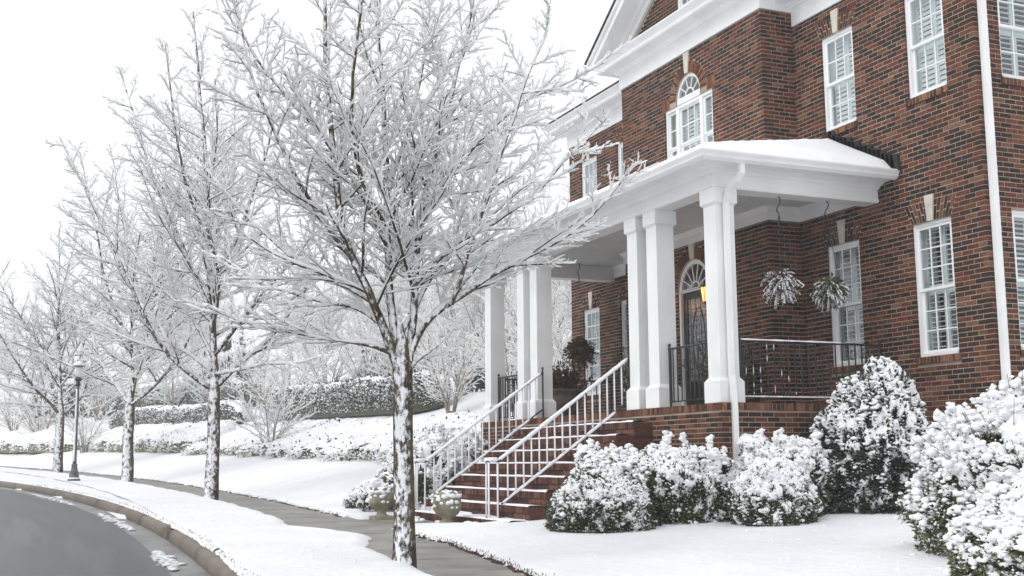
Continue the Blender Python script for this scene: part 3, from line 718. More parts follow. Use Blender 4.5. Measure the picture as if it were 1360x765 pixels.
# raking cornices: profile (outward from the slope, across) swept along each slope
SL = .664; ez = ZFP+.56
for sgn in (1, -1):
    def P(d, n_, y):       # d along the slope from the eave, n_ above the slope line, in the XZ plane
        L = math.hypot(1, SL); ux, uz = -sgn/L, SL/L; nx, nz = sgn*SL/L, 1/L
        x0 = CX+sgn*(8.58-6.235+.45)
        return (x0+ux*d+nx*n_, y, ez-.05+uz*d+nz*n_)
    Lr = (8.58-6.235+.45)*math.hypot(1, SL)
    def slab_(n0, n1, y0, y1, nm, mt, d0=0., d1=None):
        d1 = Lr if d1 is None else d1
        mb = MB(); v = [P(d0, n0, y0), P(d1+n0*SL*0, n0, y0), P(d1, n1, y0), P(d0, n1, y0), P(d0, n0, y1), P(d1, n0, y1), P(d1, n1, y1), P(d0, n1, y1)]
        mb.add(v, [(0, 1, 2, 3), (4, 7, 6, 5), (0, 4, 5, 1), (1, 5, 6, 2), (2, 6, 7, 3), (3, 7, 4, 0)]); return mb.build(nm, mt, house)
    slab_(-.02, .16, BY-.45, BY-.40, 'rake_board', 'white_paint'); slab_(.10, .17, BY-.50, BY-.451, 'rake_board', 'white_paint')
    slab_(.0, .03, BY-.399, BY+.05, 'rake_soffit', 'white_paint'); slab_(-.20, -.001, BY-.03, BY+.03, 'rake_frieze', 'white_paint', .35)
    slab_(-.09, -.001, BY-.10, BY-.031, 'rake_frieze', 'white_paint', .3)
    slab_(.171, .20, BY-.53, 4, 'roof_slope', 'shingle', -.03); slab_(.201, .27, BY-.50, 4, 'roof_snow', 'snow', .05)
# main hip roof with snow
ze = ZF+.56; e = .46; ym = 4.2; zr = ze+2.9
for nm, mt, dz in (('roof', 'shingle', 0), ('roof_snow', 'snow', .08)):
    mb = MB(); q = e-.06*(dz > 0)
    mb.add([(q, -q, ze+dz), (q, 8.4+q, ze+dz), (-12.22-q, 8.4+q, ze+dz), (-12.22-q, -q, ze+dz), (-4.2, ym, zr+dz), (-8.2, ym, zr+dz)], [(0, 1, 4), (1, 2, 5, 4), (2, 3, 5), (3, 0, 4, 5), (0, 3, 2, 1)])
    mb.build(nm, mt, house)
# plain back and unseen sides close the house so that its rooms are dark
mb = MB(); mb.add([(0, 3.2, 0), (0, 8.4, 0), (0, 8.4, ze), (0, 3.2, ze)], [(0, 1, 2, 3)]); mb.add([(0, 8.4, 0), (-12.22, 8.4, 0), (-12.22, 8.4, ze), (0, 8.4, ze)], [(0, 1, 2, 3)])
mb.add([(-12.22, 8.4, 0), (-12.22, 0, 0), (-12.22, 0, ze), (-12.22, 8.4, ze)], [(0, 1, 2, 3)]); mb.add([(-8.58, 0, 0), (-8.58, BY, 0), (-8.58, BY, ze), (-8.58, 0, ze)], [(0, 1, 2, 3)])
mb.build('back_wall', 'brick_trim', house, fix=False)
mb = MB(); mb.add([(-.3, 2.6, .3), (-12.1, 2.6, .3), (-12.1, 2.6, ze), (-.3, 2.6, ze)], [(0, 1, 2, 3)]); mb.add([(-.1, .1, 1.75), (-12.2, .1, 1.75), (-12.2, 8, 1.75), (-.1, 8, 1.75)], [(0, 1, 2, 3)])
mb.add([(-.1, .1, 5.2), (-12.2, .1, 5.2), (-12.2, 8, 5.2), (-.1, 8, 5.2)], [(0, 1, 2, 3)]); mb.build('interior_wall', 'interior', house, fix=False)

# ------------------------------------------------------------------ porch
PF = 1.742; PX = CX+4.285; PXl = CX-4.285; PY = -2.88        # floor height and edges
mb = MB(); mb.box(PXl+.02, PX-.02, PY+.02, .0, PF-.06, PF-.004); mb.build('porch_floor', 'brick_step', house)
wall('porch_wall', 'front', 0, PY, PXl, PX, .0, PF-.10, [], phase=.04)
wall('porch_wall', 'side', PX, PY, 0, 2.88, .0, PF-.10, [], phase=.12)
mb = MB(); mb.add([(PXl, PY, 0), (PXl, 0, 0), (PXl, 0, PF-.1), (PXl, PY, PF-.1)], [(0, 1, 2, 3)]); mb.build('porch_wall', 'brick_trim', house, fix=False)
mb = MB(); rowlock('front', 0, PY, PXl, PX, PF, .098, .012, mb=mb, slope=0); rowlock('side', PX, PY, .0, 2.88, PF-.001, .098, .012, mb=mb, slope=0)
ob = mb.build('porch_coping', 'brick_trim', house); ob['kind'] = 'stuff'
# bricks: the 300 that show largest are objects, the rest one part
def hidden(px, py):
    # covered by shrubs, downpipe or porch in the photograph
    return (px > 1175 and py > 560) or (1075 < px < 1255 and py > 480+abs(px-1160)*.9) or (px < 1085 and py > 575) or (1290+.062*py < px < 1318+.062*py)
SINGLE.sort(key=lambda q: -q[0]); nb = 0
bm5 = MB(); brick5(bm5, IDM, np.zeros(3), -.5, .5, -.5, .5, 0, 1); bme = bpy.data.meshes.new('brick'); bme.from_pydata(bm5.v, [], bm5.f); bme.materials.append(MAT['brick_single'])
for area, px, py, (A_, o_, p0, p1, a, b, wf, wobj) in SINGLE:
    if nb < 300 and not hidden(px, py):
        ob = bpy.data.objects.new('brick', bme); COL.objects.link(ob)
        put(ob, wobj, map_mat(A_, o_, (p0+p1)/2, (a+b)/2, wf, 0, (p1-p0, b-a, .1))); nb += 1
    else: brick5(REST, A_, o_, p0, p1, a, b, wf)
ob = REST.build('brickwork', 'brick', house, fix=False); ob['kind'] = 'stuff'
BZ = 4.69; BX = CX+4.215; BXl = CX-4.215; BYf = -2.86; ED = .30   # beam underside, outer faces, depth
path = [(BX, -.012), (BX, BYf), (BXl, BYf), (BXl, -.012)]
mb = MB(); mb.sweep(path, [(-ED, BZ), (0, BZ), (0, BZ+.30), (-ED, BZ+.30)]); mb.build('porch_beam', 'white_paint', house)
mb = MB(); mb.sweep(path, [(-.01, BZ+.20), (.03, BZ+.20), (.06, BZ+.235), (.16, BZ+.275), (.36, BZ+.285), (.36, BZ+.31), (-.01, BZ+.31)]); mb.sweep(path, [(.0005, BZ+.012), (.014, BZ+.012), (.014, BZ+.055), (.0005, BZ+.055)])
mb.build('porch_cornice', 'white_paint', house)
mb = MB(); mb.sweep(path, [(.355, BZ+.262), (.40, BZ+.262), (.445, BZ+.30), (.455, BZ+.33), (.485, BZ+.375), (.485, BZ+.395), (.475, BZ+.395), (.44, BZ+.33), (.37, BZ+.315), (.355, BZ+.36)]); mb.build('gutter', 'white_paint', house)
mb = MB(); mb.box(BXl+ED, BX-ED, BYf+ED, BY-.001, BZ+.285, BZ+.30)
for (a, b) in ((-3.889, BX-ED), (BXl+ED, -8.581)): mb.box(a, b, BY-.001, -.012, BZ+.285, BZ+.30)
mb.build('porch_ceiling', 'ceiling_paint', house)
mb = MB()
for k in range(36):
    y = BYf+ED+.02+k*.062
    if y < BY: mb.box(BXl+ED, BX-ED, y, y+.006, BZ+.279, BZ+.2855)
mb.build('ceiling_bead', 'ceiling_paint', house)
tr = [(-.0, BZ+.06), (.03, BZ+.06), (.03, BZ+.20), (.05, BZ+.22), (.085, BZ+.275), (.085, BZ+.284), (0, BZ+.284)]
mb = MB(); mb.sweep([(BX-ED, 0-.001), (-3.89, -.001), (-3.89, BY-.001), (-8.58, BY-.001), (-8.58, -.001), (BXl+ED, -.001)], tr); mb.build('ceiling_trim', 'white_paint', house)
# roof: low hip leaning on the wall
RX, RXl, RY, RZ = BX+.47, BXl-.47, BYf-.47, BZ+.385; HX = 1.43; RH = .75
def porch_roof(nm, mt, dz, ins, seg=1):
    mb = MB(); a, b, c = RX-ins, RXl+ins, RY+ins
    z0 = RZ+dz; z1 = RZ+RH+dz
    mb.add([(a, -.004, z0), (a, c, z0), (b, c, z0), (b, -.004, z0), (RX-HX, -.004, z1), (RXl+HX, -.004, z1)], [(0, 1, 4), (1, 2, 5, 4), (2, 3, 5), (0, 4, 5, 3), (0, 3, 2, 1)])
    return mb.build(nm, mt, house)
porch_roof('porch_roof', 'shingle', -.012, .025)
def roof_snow():
    # rounded, slightly uneven blanket; it has slid off a strip beside the wall
    V = []; F = []; n, m = 70, 26
    for i in range(n):
        for j in range(m):
            s_ = i/(n-1); t = j/(m-1)
            x = RX+.002-(RX-RXl+.004)*s_; y = RY-.002+(abs(RY)-.03)*t
            hr = min((RX-x)*RH/HX, (x-RXl)*RH/HX, (y-RY)*RH/abs(RY))
            edge = min((RX-x), (x-RXl), (y-RY))
            th = .085*math.sqrt(min(1, max(0, edge-.005)/.10))+.012*float(vnoise(x*3, y*3, 4))
            bare = max(0., 1-(0-y)/.16) if (RX-x) > .03 and (RX-x) < HX+.35 else 0
            th = th*(1-.98*min(1, bare*1.6))-.02*(bare > .3)
            V.append((x, y, RZ+.003+hr+th))
    for i in range(n-1):
        for j in range(m-1): a = i*m+j; F.append((a, a+1, a+m+1, a+m))
    me = mesh_np('porch_roof_snow', np.array(V), [np.array(F)], True)
    link('porch_roof_snow', me, 'snow', house)
roof_snow()
# stepped dark flashing shingles up the wall
mb = MB()
for k in range(17):
    q = k/16.; x = RX-.04-HX*q; z = RZ+.05+RH*q; h = random.uniform(.15, .22); j_ = random.uniform(-.02, .02)
    mb.add([(x+.07, -.05, z-.06), (x-.09, -.05, z-.01), (x-.10, -.05, z+h+j_), (x+.05, -.05, z+h-.04), (x+.07, -.004, z-.06), (x-.09, -.004, z-.01), (x-.10, -.004, z+h+j_), (x+.05, -.004, z+h-.04)],
           [(0, 1, 2, 3), (4, 7, 6, 5), (0, 4, 5, 1), (1, 5, 6, 2), (2, 6, 7, 3), (3, 7, 4, 0)])
mb.build('flashing', 'flashing', house)
# columns
COLX = [CX+4.05, CX+2.445, CX+1.855]; COLX = COLX+[2*CX-c for c in COLX]; CY = -2.675
for c in COLX:
    mb = MB(); z0, z1 = PF+.004, BZ
    mb.box(c-.15, c+.15, CY-.15, CY+.15, z0+.30, z1-.20)
    col_ = mb.build('column', 'white_paint', house)
    mb = MB(); mb.box(c-.195, c+.195, CY-.195, CY+.195, z0, z0+.29); mb.frustum(c, CY, z0+.291, z0+.345, .19, .19, .1505, .1505); mb.build('column_base', 'white_paint', col_)
    mb = MB(); mb.frustum(c, CY, z1-.235, z1-.205, .152, .152, .18, .18); mb.box(c-.185, c+.185, CY-.185, CY+.185, z1-.204, z1-.001); mb.build('column_capital', 'white_paint', col_)

# stairs
SX0, SX1 = -8.20, -3.78; RI, TD = .1975, .28
for k in range(1, 9):
    z = PF-RI*(9-k); y = PY-.04-TD*(9-k)
    st = MB()
    rowlock('front', 0, y, SX0, SX1, z, .095, .018, mb=st, slope=0)
    sb = st.build('step', 'brick_step', house)
    m2 = MB(); m2.box(SX0+.01, SX1-.01, y+.012, PY+.01, max(-.1, z-RI-.02), z-.006)
    m2.build('riser', 'brick_step', sb)
    A_, o_ = face_map('front', 0, y+.012); q = SX0+.012+(.1 if k % 2 else 0); m3 = MB()
    if k % 2: brick5(m3, A_, o_, SX0+.012, q-.012, z-.165, z-.107, .004)
    while q < SX1-.03: brick5(m3, A_, o_, q, min(q+.19, SX1-.012), z-.165, z-.107, .004); q += .2032
    ob = m3.build('riser_bricks', 'brick_step', sb, fix=False); ob['kind'] = 'stuff'
    # drift left on the tread, thicker along the nosing and at the ends
    V = []; F = []; n = 60; prof = [(-.014, -.004), (-.008, .016), (.03, .022), (.12, .018), (.2, .012), (.262, .004)]
    for i in range(n+1):
        x = SX0+.005+(SX1-SX0-.01)*i/n; nz = .55+.9*float(vnoise(x*4, k*7.3))*(.6+.8*float(vnoise(x*14, k*3.1)))
        for a, h in prof: V.append((x, y-.0+a+(.015*float(vnoise(x*6, k)) if a > .05 else 0), z+h*nz+(.0 if h > 0 else -.004)))
    q = len(prof)
    for i in range(n):
        for j in range(q-1): F.append((i*q+j, (i+1)*q+j, (i+1)*q+j+1, i*q+j+1))
    link('snow', mesh_np('snow', np.array(V), [np.array(F)], True), 'snow', sb)
# iron railings
def snow_cap(mb, a, b, r=.022, n=24, lift=.015, seed=1):
    a = np.array(a, float); b = np.array(b, float)
    P = []; rr = []
    for i in range(n+1):
        t = i/n; p = a+(b-a)*t; p[2] += lift; P.append(p); rr.append(r*(.75+.5*float(vnoise(t*n*.8, seed)))*(1 if 0 < i < n else .5))
    mb.tube(P, rr, 6)
def stair_rail(x):
    rail = MB(); sn = MB()
    y0, y1 = -4.98, PY+.12; zt = lambda y: 1.02+(y+4.94)*RI/TD; zb = lambda y: .392+(y+4.90)*RI/TD
    rail.tube([(x, y0, zt(y0)), (x, y1, zt(y1))], .022, 6); rail.tube([(x, y0+.05, zb(y0+.05)), (x, y1, zb(y1))], .014, 6)
    rl = rail.build('stair_railing', 'iron', house)
    y = y0+.16; k = 0
    while y < y1-.05:
        b = MB(); b.tube([(x, y, zb(y)), (x, y, zt(y))], .0095, 5); b.build('baluster', 'iron', rl)
        sn.tube([(x+.006, y-.006, zb(y)+.03), (x+.006, y-.006, (zb(y)+zt(y))/2), (x+.006, y-.006, zt(y)-.03)], [.014, .0135, .012], 5)
        y += .128; k += 1
    for yy in (y0, y0-.14):
        b = MB(); b.tube([(x, yy, .03), (x, yy, zt(y0)-.0)], .016, 6); b.build('newel', 'iron', rl)
        sn.tube([(x+.008, yy-.008, .16), (x+.008, yy-.008, .6), (x+.008, yy-.008, zt(y0)-.02)], [.017, .014, .017], 6)
    b = MB(); b.tube([(x-.1, y0-.14, .06), (x-.1, y0-.14, zt(y0)-.01)], .013, 6); b.build('newel', 'iron', rl)
    sn.tube([(x-.095, y0-.145, .2), (x-.095, y0-.145, zt(y0)-.03)], .014, 6)
    vol = MB(); c = (y0-.07, zt(y0)-.01)
    vol.tube([(x-.11, y0-.15, zt(y0)), (x, y0-.16, zt(y0)), (x, y0, zt(y0))], .02, 6); vol.build('volute', 'iron', rl)
    vv = MB(); snow_cap(sn, (x-.11, y0-.16, zt(y0)), (x+.0, y0-.15, zt(y0)), .03, 4, .02); snow_cap(sn, (x, y0-.18, zt(y0)), (x, y0+.02, zt(y0)), .032, 4, .022)
    snow_cap(sn, (x, y0, zt(y0)), (x, y1-.02, zt(y1-.02)), .030, 46, .006, x); snow_cap(sn, (x, y0+.05, zb(y0+.05)), (x, y1-.25, zb(y1-.25)), .021, 40, .005, x+3)
    b = MB(); b.tube([(x, y1, PF-.02), (x, y1, zt(y1)+.05)], .016, 6); b.lathe([(.0, zt(y1)+.05), (.022, zt(y1)+.062), (.024, zt(y1)+.08), (.0, zt(y1)+.1)], 8, (x, y1)); b.build('newel', 'iron', rl)
    sn.build('snow', 'snow', rl, True)
stair_rail(CX+1.575); stair_rail(CX-1.62)
def porch_rail(a, b, snowy):
    a = np.array(a, float); b = np.array(b, float); L = np.linalg.norm(b-a); d = (b-a)/L
    zt, zb = PF+.86, PF+.085
    m = MB(); m.tube([(*a, zt), (*b, zt)], .017, 6); m.tube([(*a, zb), (*b, zb)], .011, 6); m.tube([(*(a+d*.06), zb-.005), (*(a+d*.06), zt+.005)], .0095, 6); rl = m.build('porch_railing', 'iron', house)
    for p in (a+d*.02, b-d*.02):
        m = MB(); m.tube([(*p, PF), (*p, zt+.03)], .02, 6); m.lathe([(.0, zt+.03), (.024, zt+.045), (.026, zt+.065), (.0, zt+.09)], 8, tuple(p)); m.build('newel', 'iron', rl)
    n = int(L/.112); sn = MB()
    for i in range(1, n):
        p = a+d*L*i/n; m = MB(); m.tube([(*p, zb), (*p, zt)], .0115, 6); m.build('baluster', 'iron', rl)
        if snowy and i < n*.45:
            z0 = zb+.03
            while z0 < zt-.05:
                l_ = random.uniform(.05, .22)
                if random.random() < .7-1.3*i/n: sn.tube([(p[0]+.005, p[1]-.004, z0), (p[0]+.006, p[1]-.005, z0+l_*.5), (p[0]+.005, p[1]-.004, min(z0+l_, zt-.02))], [.003, .0065, .003], 5)
                z0 += l_+random.uniform(.01, .06)
    if snowy:
        c = a+d*L*.72; snow_cap(sn, (*a, zt), (*c, zt), .017, 30, .013, 4); c = a+d*L*.9; snow_cap(sn, (*a, zb), (*c, zb), .014, 30, .010, 5)
        sn.build('snow', 'snow', rl, True)
RXr = CX+4.12
porch_rail((RXr, CY+.20), (RXr, -.03), True)
porch_rail((CX+2.62, CY), (CX+3.88, CY), False)
porch_rail((2*CX-RXr, CY+.2), (2*CX-RXr, -.03), False)
porch_rail((CX-2.62, CY), (CX-3.88, CY), False)
# downpipes
def pipe(P, s=.045, name='downpipe'):
    m = MB(); m.tube(P, s, 4); o_ = m.build(name, 'white_paint', house); return o_
pipe([(.055, .115, ZF), (.055, .10, .3)], .058)
pipe([(-8.70, -.07, ZF), (-8.70, -.07, 5.6)], .045)
gx, gy = BX+.38, CY-.02
pipe([(gx-.02, gy+.06, BZ+.27), (gx-.02, gy+.06, BZ+.14), (gx-.09, gy+.03, BZ+.05), (BX+.12, gy-.0, BZ-.06), (CX+4.05+.215, CY-.02, BZ-.20), (CX+4.05+.215, CY-.02, BZ-.3), (CX+4.05+.215, CY-.02, PF+.37), (CX+4.05+.25, CY-.03, PF+.25), (CX+4.05+.275, CY-.03, PF-.1), (CX+4.05+.275, CY-.03, .2)], .05)

# ------------------------------------------------------------------ plants: shared generators
def ico(sub):
    bm = bmesh.new(); bmesh.ops.create_icosphere(bm, subdivisions=sub, radius=1)
    V = np.array([v.co[:] for v in bm.verts]); F = np.array([[v.index for v in f.verts] for f in bm.faces]); bm.free(); return V, F
ICO1, ICO2 = ico(1), ico(2)
OCT = (np.array([(1, 0, 0), (-1, 0, 0), (0, 1, 0), (0, -1, 0), (0, 0, 1), (0, 0, -1.)]), np.array([(0, 2, 4), (2, 1, 4), (1, 3, 4), (3, 0, 4), (2, 0, 5), (1, 2, 5), (3, 1, 5), (0, 3, 5)]))
def blobs(C, r, rng, base=ICO1, flat=.7, jit=.25):
    """lumps of snow: C (n,3) centres, r (n,) radii"""
    V, F = base; n = len(C)
    sc = r[:, None, None]*np.stack([rng.uniform(.8, 1.3, n), rng.uniform(.8, 1.3, n), rng.uniform(.8, 1.1, n)*flat], -1)[:, None, :]
    a = rng.uniform(0, 6.28, n); ca, sa = np.cos(a), np.sin(a)
    B = V[None]*(1+jit*(rng.random((n, len(V), 1))-.5))*sc
    X = B[..., 0]*ca[:, None]-B[..., 1]*sa[:, None]; Y = B[..., 0]*sa[:, None]+B[..., 1]*ca[:, None]
    P = np.stack([X, Y, B[..., 2]], -1)+C[:, None]
    return P.reshape(-1, 3), (F[None]+(np.arange(n)*len(V))[:, None, None]).reshape(-1, 3)
def leaves(C, size, rng, D=None, asp=.5):
    """leaf-sized diamond faces with a fold"""
    n = len(C)
    d = rng.normal(size=(n, 3)) if D is None else D+rng.normal(size=(n, 3))*.6
    d /= np.linalg.norm(d, axis=1)[:, None]+1e-9
    u = np.cross(d, rng.normal(size=(n, 3))); u /= np.linalg.norm(u, axis=1)[:, None]+1e-9
    nn = np.cross(d, u); s = (size*rng.uniform(.6, 1.3, n))[:, None]
    V = np.stack([C, C+d*s*.5+u*s*asp*.5+nn*s*.1, C+d*s, C+d*s*.5-u*s*asp*.5+nn*s*.1], 1).reshape(-1, 3)
    F = np.arange(n*4).reshape(n, 4)
    return V, F
def tubes(P, Rd, n, ref=None, sq=1.0, shift=None):
    """P (m,k,3), Rd (m,k) -> vertices, quads. ring oriented so that axis v is 'up'"""
    m, k, _ = P.shape
    T = np.empty_like(P); T[:, 1:-1] = P[:, 2:]-P[:, :-2]; T[:, 0] = P[:, 1]-P[:, 0]; T[:, -1] = P[:, -1]-P[:, -2]
    T /= np.linalg.norm(T, axis=2, keepdims=True)+1e-9
    vert = np.abs(T[..., 2]).max(1) > .93          # one steady reference per tube, so that upright stems do not twist
    up = np.where(vert[:, None, None], np.array([.97, .24, .05]), np.array([.02, .03, 1.]))*np.ones_like(T)
    Sd = np.cross(T, up); L = np.linalg.norm(Sd, axis=2, keepdims=True); Sd = np.where(L > .05, Sd/(L+1e-9), np.array([1., 0, 0])); Uv = np.cross(Sd, T)
    ang = np.arange(n)*2*math.pi/n+math.pi/n
    V = P[:, :, None]+Rd[:, :, None, None]*(np.cos(ang)[None, None, :, None]*Sd[:, :, None]+(np.sin(ang)*sq)[None, None, :, None]*Uv[:, :, None])
    if shift is not None: V = V+np.asarray(shift)[:, :, None, None]*np.array([0, 0, 1.])
    idx = np.arange(m*k*n).reshape(m, k, n); j1 = np.roll(idx, -1, 2)
    F = np.stack([idx[:, :-1], j1[:, :-1], j1[:, 1:], idx[:, 1:]], -1).reshape(-1, 4)
    return V.reshape(-1, 3), F
def join(parts):
    Vs, Fs, b = [], {}, 0
    for V, F in parts:
        Vs.append(V); Fs.setdefault(F.shape[1], []).append(F+b); b += len(V)
    return np.concatenate(Vs), [np.concatenate(f) for f in Fs.values()]

# ---- snow-laden street trees
def resample(P, k):
    P = np.asarray(P, float); d = np.concatenate([[0], np.cumsum(np.linalg.norm(np.diff(P, axis=0), axis=1))]); t = np.linspace(0, d[-1], k)
    return np.stack([np.interp(t, d, P[:, i]) for i in range(3)], 1), d[-1]
def smooth_path(P, k):
    Q, L = resample(P, k)
    for _ in range(2): Q[1:-1] = .25*Q[:-2]+.5*Q[1:-1]+.25*Q[2:]
    return Q, L
def make_tree(trunk, limbs, seed, dens=1., twig=.16, rsnow=.016, maxlen=1.5, spread=1., leafy=False):
    """trunk: (points, radii); limbs: list of (points, r0). local coords, z up. Returns meshes trunk, branches, twigs, snow."""
    rng = np.random.default_rng(seed)
    lev = {1: [], 2: [], 3: [], 4: []}
    for pts, r0 in limbs:
        Q, L = smooth_path(pts, 22); Q[1:] += np.cumsum(rng.normal(size=(21, 3)), 0)*.006*L/4
        r0 = r0*.74; lev[1].append((Q, r0, .22*r0, L))
    axis = np.array(trunk[0][0])[:2]
    def spawn(parents, step, lenf, k, ang, r_k, start, upf, out, lmin, lmax):
        for Q, r0, r1, L in parents:
            seg = np.linalg.norm(np.diff(Q, axis=0), axis=1); d = np.concatenate([[0], np.cumsum(seg)]); s = start*L+rng.uniform(0, step); side = rng.uniform(0, 6.28)
            while s < L*.985:
                i = min(len(seg)-1, np.searchsorted(d, s)-1); i = max(i, 0)
                p = Q[i]+(Q[i+1]-Q[i])*(s-d[i])/(seg[i]+1e-9); t = (Q[i+1]-Q[i])/(seg[i]+1e-9)
                side += 2.4+rng.normal()*.5
                a = np.cross(t, [0.3, .2, 1]); a /= np.linalg.norm(a)+1e-9; b = np.cross(t, a)
                n = a*math.cos(side)+b*math.sin(side)
                if n[2] < -.55: n[2] *= .3
                q = ang+rng.normal()*.15
                dr = t*math.cos(q)+n*math.sin(q)
                fr = s/L; l = lenf*(L*(1-fr)*.55+.30*L**.6*(1-.35*fr))*rng.uniform(.55, 1.25); l = min(max(l, lmin), lmax)
                rr = (r0+(r1-r0)*fr)*r_k; rr = max(rr, .0030)
                pts = np.empty((k, 3)); pts[0] = p; st = l/(k-1); w_ = dr.copy()
                for j in range(1, k):
                    w_ = w_+np.array([0, 0, upf])*(j/k)+rng.normal(size=3)*.065; w_ /= np.linalg.norm(w_); pts[j] = pts[j-1]+w_*st
                out.append((pts, rr, max(rr*.35, .0019), l)); s += step*rng.uniform(.6, 1.4)
    spawn(lev[1], .142/dens, .60, 9, .80, .42, .12, .055, lev[2], .40, maxlen)
    spawn(lev[2], .054/dens, .50, 5, .72, .42, .07, .045, lev[3], .13, .80*spread)
    spawn(lev[3], twig/dens, .40, 3, .80, .6, .12, .04, lev[4], .05, .20)
    Tk, _ = smooth_path(trunk[0], 24); rr = np.interp(np.linspace(0, 1, 24), np.linspace(0, 1, len(trunk[1])), trunk[1]); rr *= 1+.012*rng.normal(size=24)
    tv = [tubes(Tk[None], rr[None], 14)]
    snow = []; br = []; tw = []
    for l in (1, 2, 3, 4):
        if not lev[l]: continue
        Pp = np.stack([q[0] for q in lev[l]]); k = Pp.shape[1]; f = np.linspace(0, 1, k)[None]
        r0 = np.array([q[1] for q in lev[l]])[:, None]; r1 = np.array([q[2] for q in lev[l]])[:, None]; rad = r0+(r1-r0)*f
        ns = {1: 9, 2: 5, 3: 3, 4: 3}[l]
        sel = np.ones(len(Pp), bool) if l < 3 else rng.random(len(Pp)) < .5
        if l < 4: (tv if l == 1 else br if l == 2 else tw).append(tubes(Pp[sel], rad[sel], ns))      # the finest twigs are wholly cased in snow
        T = np.gradient(Pp, axis=1); T /= np.linalg.norm(T, axis=2, keepdims=True)+1e-9
        hz = np.sqrt(np.clip(1-T[..., 2]**2, 0, 1))
        amt = (.30+.70*hz)*rng.uniform(.75, 1.2, rad.shape)*{1: 1.6, 2: 1.4, 3: .98, 4: .80}[l]
        base = rsnow*amt+rad*.35*hz*(l <= 2); keep_r = np.maximum(base, rad*.15)
        keep_r[:, -1] *= .5
        # level 1/2: subdivide the snow path so that the load is lumpy
        sh = rad*.75+keep_r*(.40+.2*(l <= 2))*hz
        wind = np.array([.35, -.25, 0.])*1.0
        Ps = Pp+wind*(rad+keep_r*.4)[..., None]*(1-hz[..., None]*.5)
        if l <= 3:
            kk = {1: 64, 2: 18, 3: 7}[l]; fi = np.linspace(0, k-1, kk); i0 = np.minimum(fi.astype(int), k-2); g = (fi-i0)[None, :]
            lerp = lambda A_: A_[:, i0]*(1-g[..., None])+A_[:, i0+1]*g[..., None] if A_.ndim == 3 else A_[:, i0]*(1-g)+A_[:, i0+1]*g
            Ps, keep_r, sh = lerp(Ps), lerp(keep_r), lerp(sh)
            keep_r = keep_r*rng.uniform(.7, 1.25, keep_r.shape)*(rng.random(keep_r.shape) > (.16 if l == 1 else .08))+.0008
        snow.append(tubes(Ps, keep_r, 5 if l <= 2 else 3, sq=.85, shift=sh))
    out = {}
    for nm, p in (('trunk', tv), ('branches', br), ('twigs', tw), ('snow', snow)):
        V, F = join(p); out[nm] = mesh_np(nm, V, F, True)
    out['n'] = {l: len(lev[l]) for l in lev}
    return out
def px_path(pts, depth, base, dz=0.):
    """photo pixels at the trunk's distance, leaning dz metres away by the tip, in coordinates local to base"""
    n = len(pts); out = []
    for i, (u, v) in enumerate(pts): out.append(at_depth(u, v, depth+dz*(i/(n-1)))-base)
    return np.array(out)
def depth_of(P): return float((np.asarray(P)-CAM)@CF)
def plant_tree(name, meshes, loc, rot, sc, label, cat='tree', group=None, mats=('trunk_bark', 'twig_bark', 'twig_bark', 'airy_snow')):
    r = empty(name, loc); r.rotation_euler = (0, 0, rot); r.scale = sc if isinstance(sc, tuple) else (sc,)*3; tag(r, label, cat, group)
    for nm, mt in zip(('trunk', 'branches', 'twigs', 'snow'), mats):
        o_ = bpy.data.objects.new(nm, meshes[nm]); COL.objects.link(o_); o_.parent = r
        if not meshes[nm].materials: meshes[nm].materials.append(MAT[mt])
    return r
b1 = np.array([.14, -8.0, float(zbase(.14))]); dp = depth_of(b1)
tr1 = (px_path([(537, 762), (537, 690), (536, 620), (535, 560), (535, 505), (534, 468), (531, 430)], dp, b1), [.128, .108, .104, .098, .098, .098, .03])
L = lambda pts, r, dz: (px_path(pts, dp, b1, dz), r)
limbs1 = [
    L([(527, 485), (511, 430), (497, 398), (478, 355), (458, 322), (451, 280), (444, 200), (436, 120), (432, 30), (430, -90)], .062, -.5),
    L([(533, 480), (521, 430), (516, 360), (515, 280), (513, 190), (509, 110), (500, 30), (492, -110)], .060, .3),
    L([(543, 480), (548, 420), (552, 350), (555, 290), (572, 215), (596, 130), (620, 40), (640, -90)], .058, .9),
    L([(547, 466), (558, 436), (580, 414), (604, 402), (640, 374), (690, 348), (745, 322), (795, 285), (835, 235)], .045, .3),
    L([(600, 404), (612, 370), (622, 330), (645, 270), (665, 200), (695, 110), (725, 40)], .032, -.5),
    L([(520, 470), (488, 456), (440, 451), (390, 442), (330, 432), (270, 405)], .030, -.6),
    L([(500, 405), (470, 385), (425, 365), (370, 330), (310, 275), (262, 215)], .034, .5),
    L([(516, 330), (490, 270), (455, 215), (400, 150), (340, 80), (290, -10)], .036, -.3),
    L([(554, 300), (590, 240), (640, 180), (700, 130), (760, 110), (800, 85)], .030, .4),
    L([(514, 250), (540, 180), (560, 100), (570, 20), (575, -80)], .032, 1.3),
    L([(512, 300), (480, 250), (465, 170), (470, 90), (480, 0), (485, -80)], .034, -1.5),
    L([(550, 380), (600, 330), (650, 300), (710, 260), (760, 200), (800, 165)], .028, -1.0),
    L([(478, 355), (440, 310), (400, 250), (360, 170), (330, 90), (310, -20)], .034, -.8),
    L([(535, 440), (560, 390), (600, 330), (620, 250), (640, 180), (660, 80)], .030, 1.9),
    L([(530, 450), (480, 410), (420, 400), (350, 380), (290, 340)], .026, 1.5),
    L([(546, 490), (556, 478), (570, 468), (590, 452), (606, 440)], .014, -.3),
]
t1 = make_tree(tr1, limbs1, 3, dens=1.0, twig=.088, rsnow=.0126, maxlen=2.2)
print('tree1', t1['n'])
plant_tree('street_tree', t1, tuple(b1), 0, 1, 'bare street tree nearest the camera, snow packed on its trunk and twigs', group='street trees in the verge')
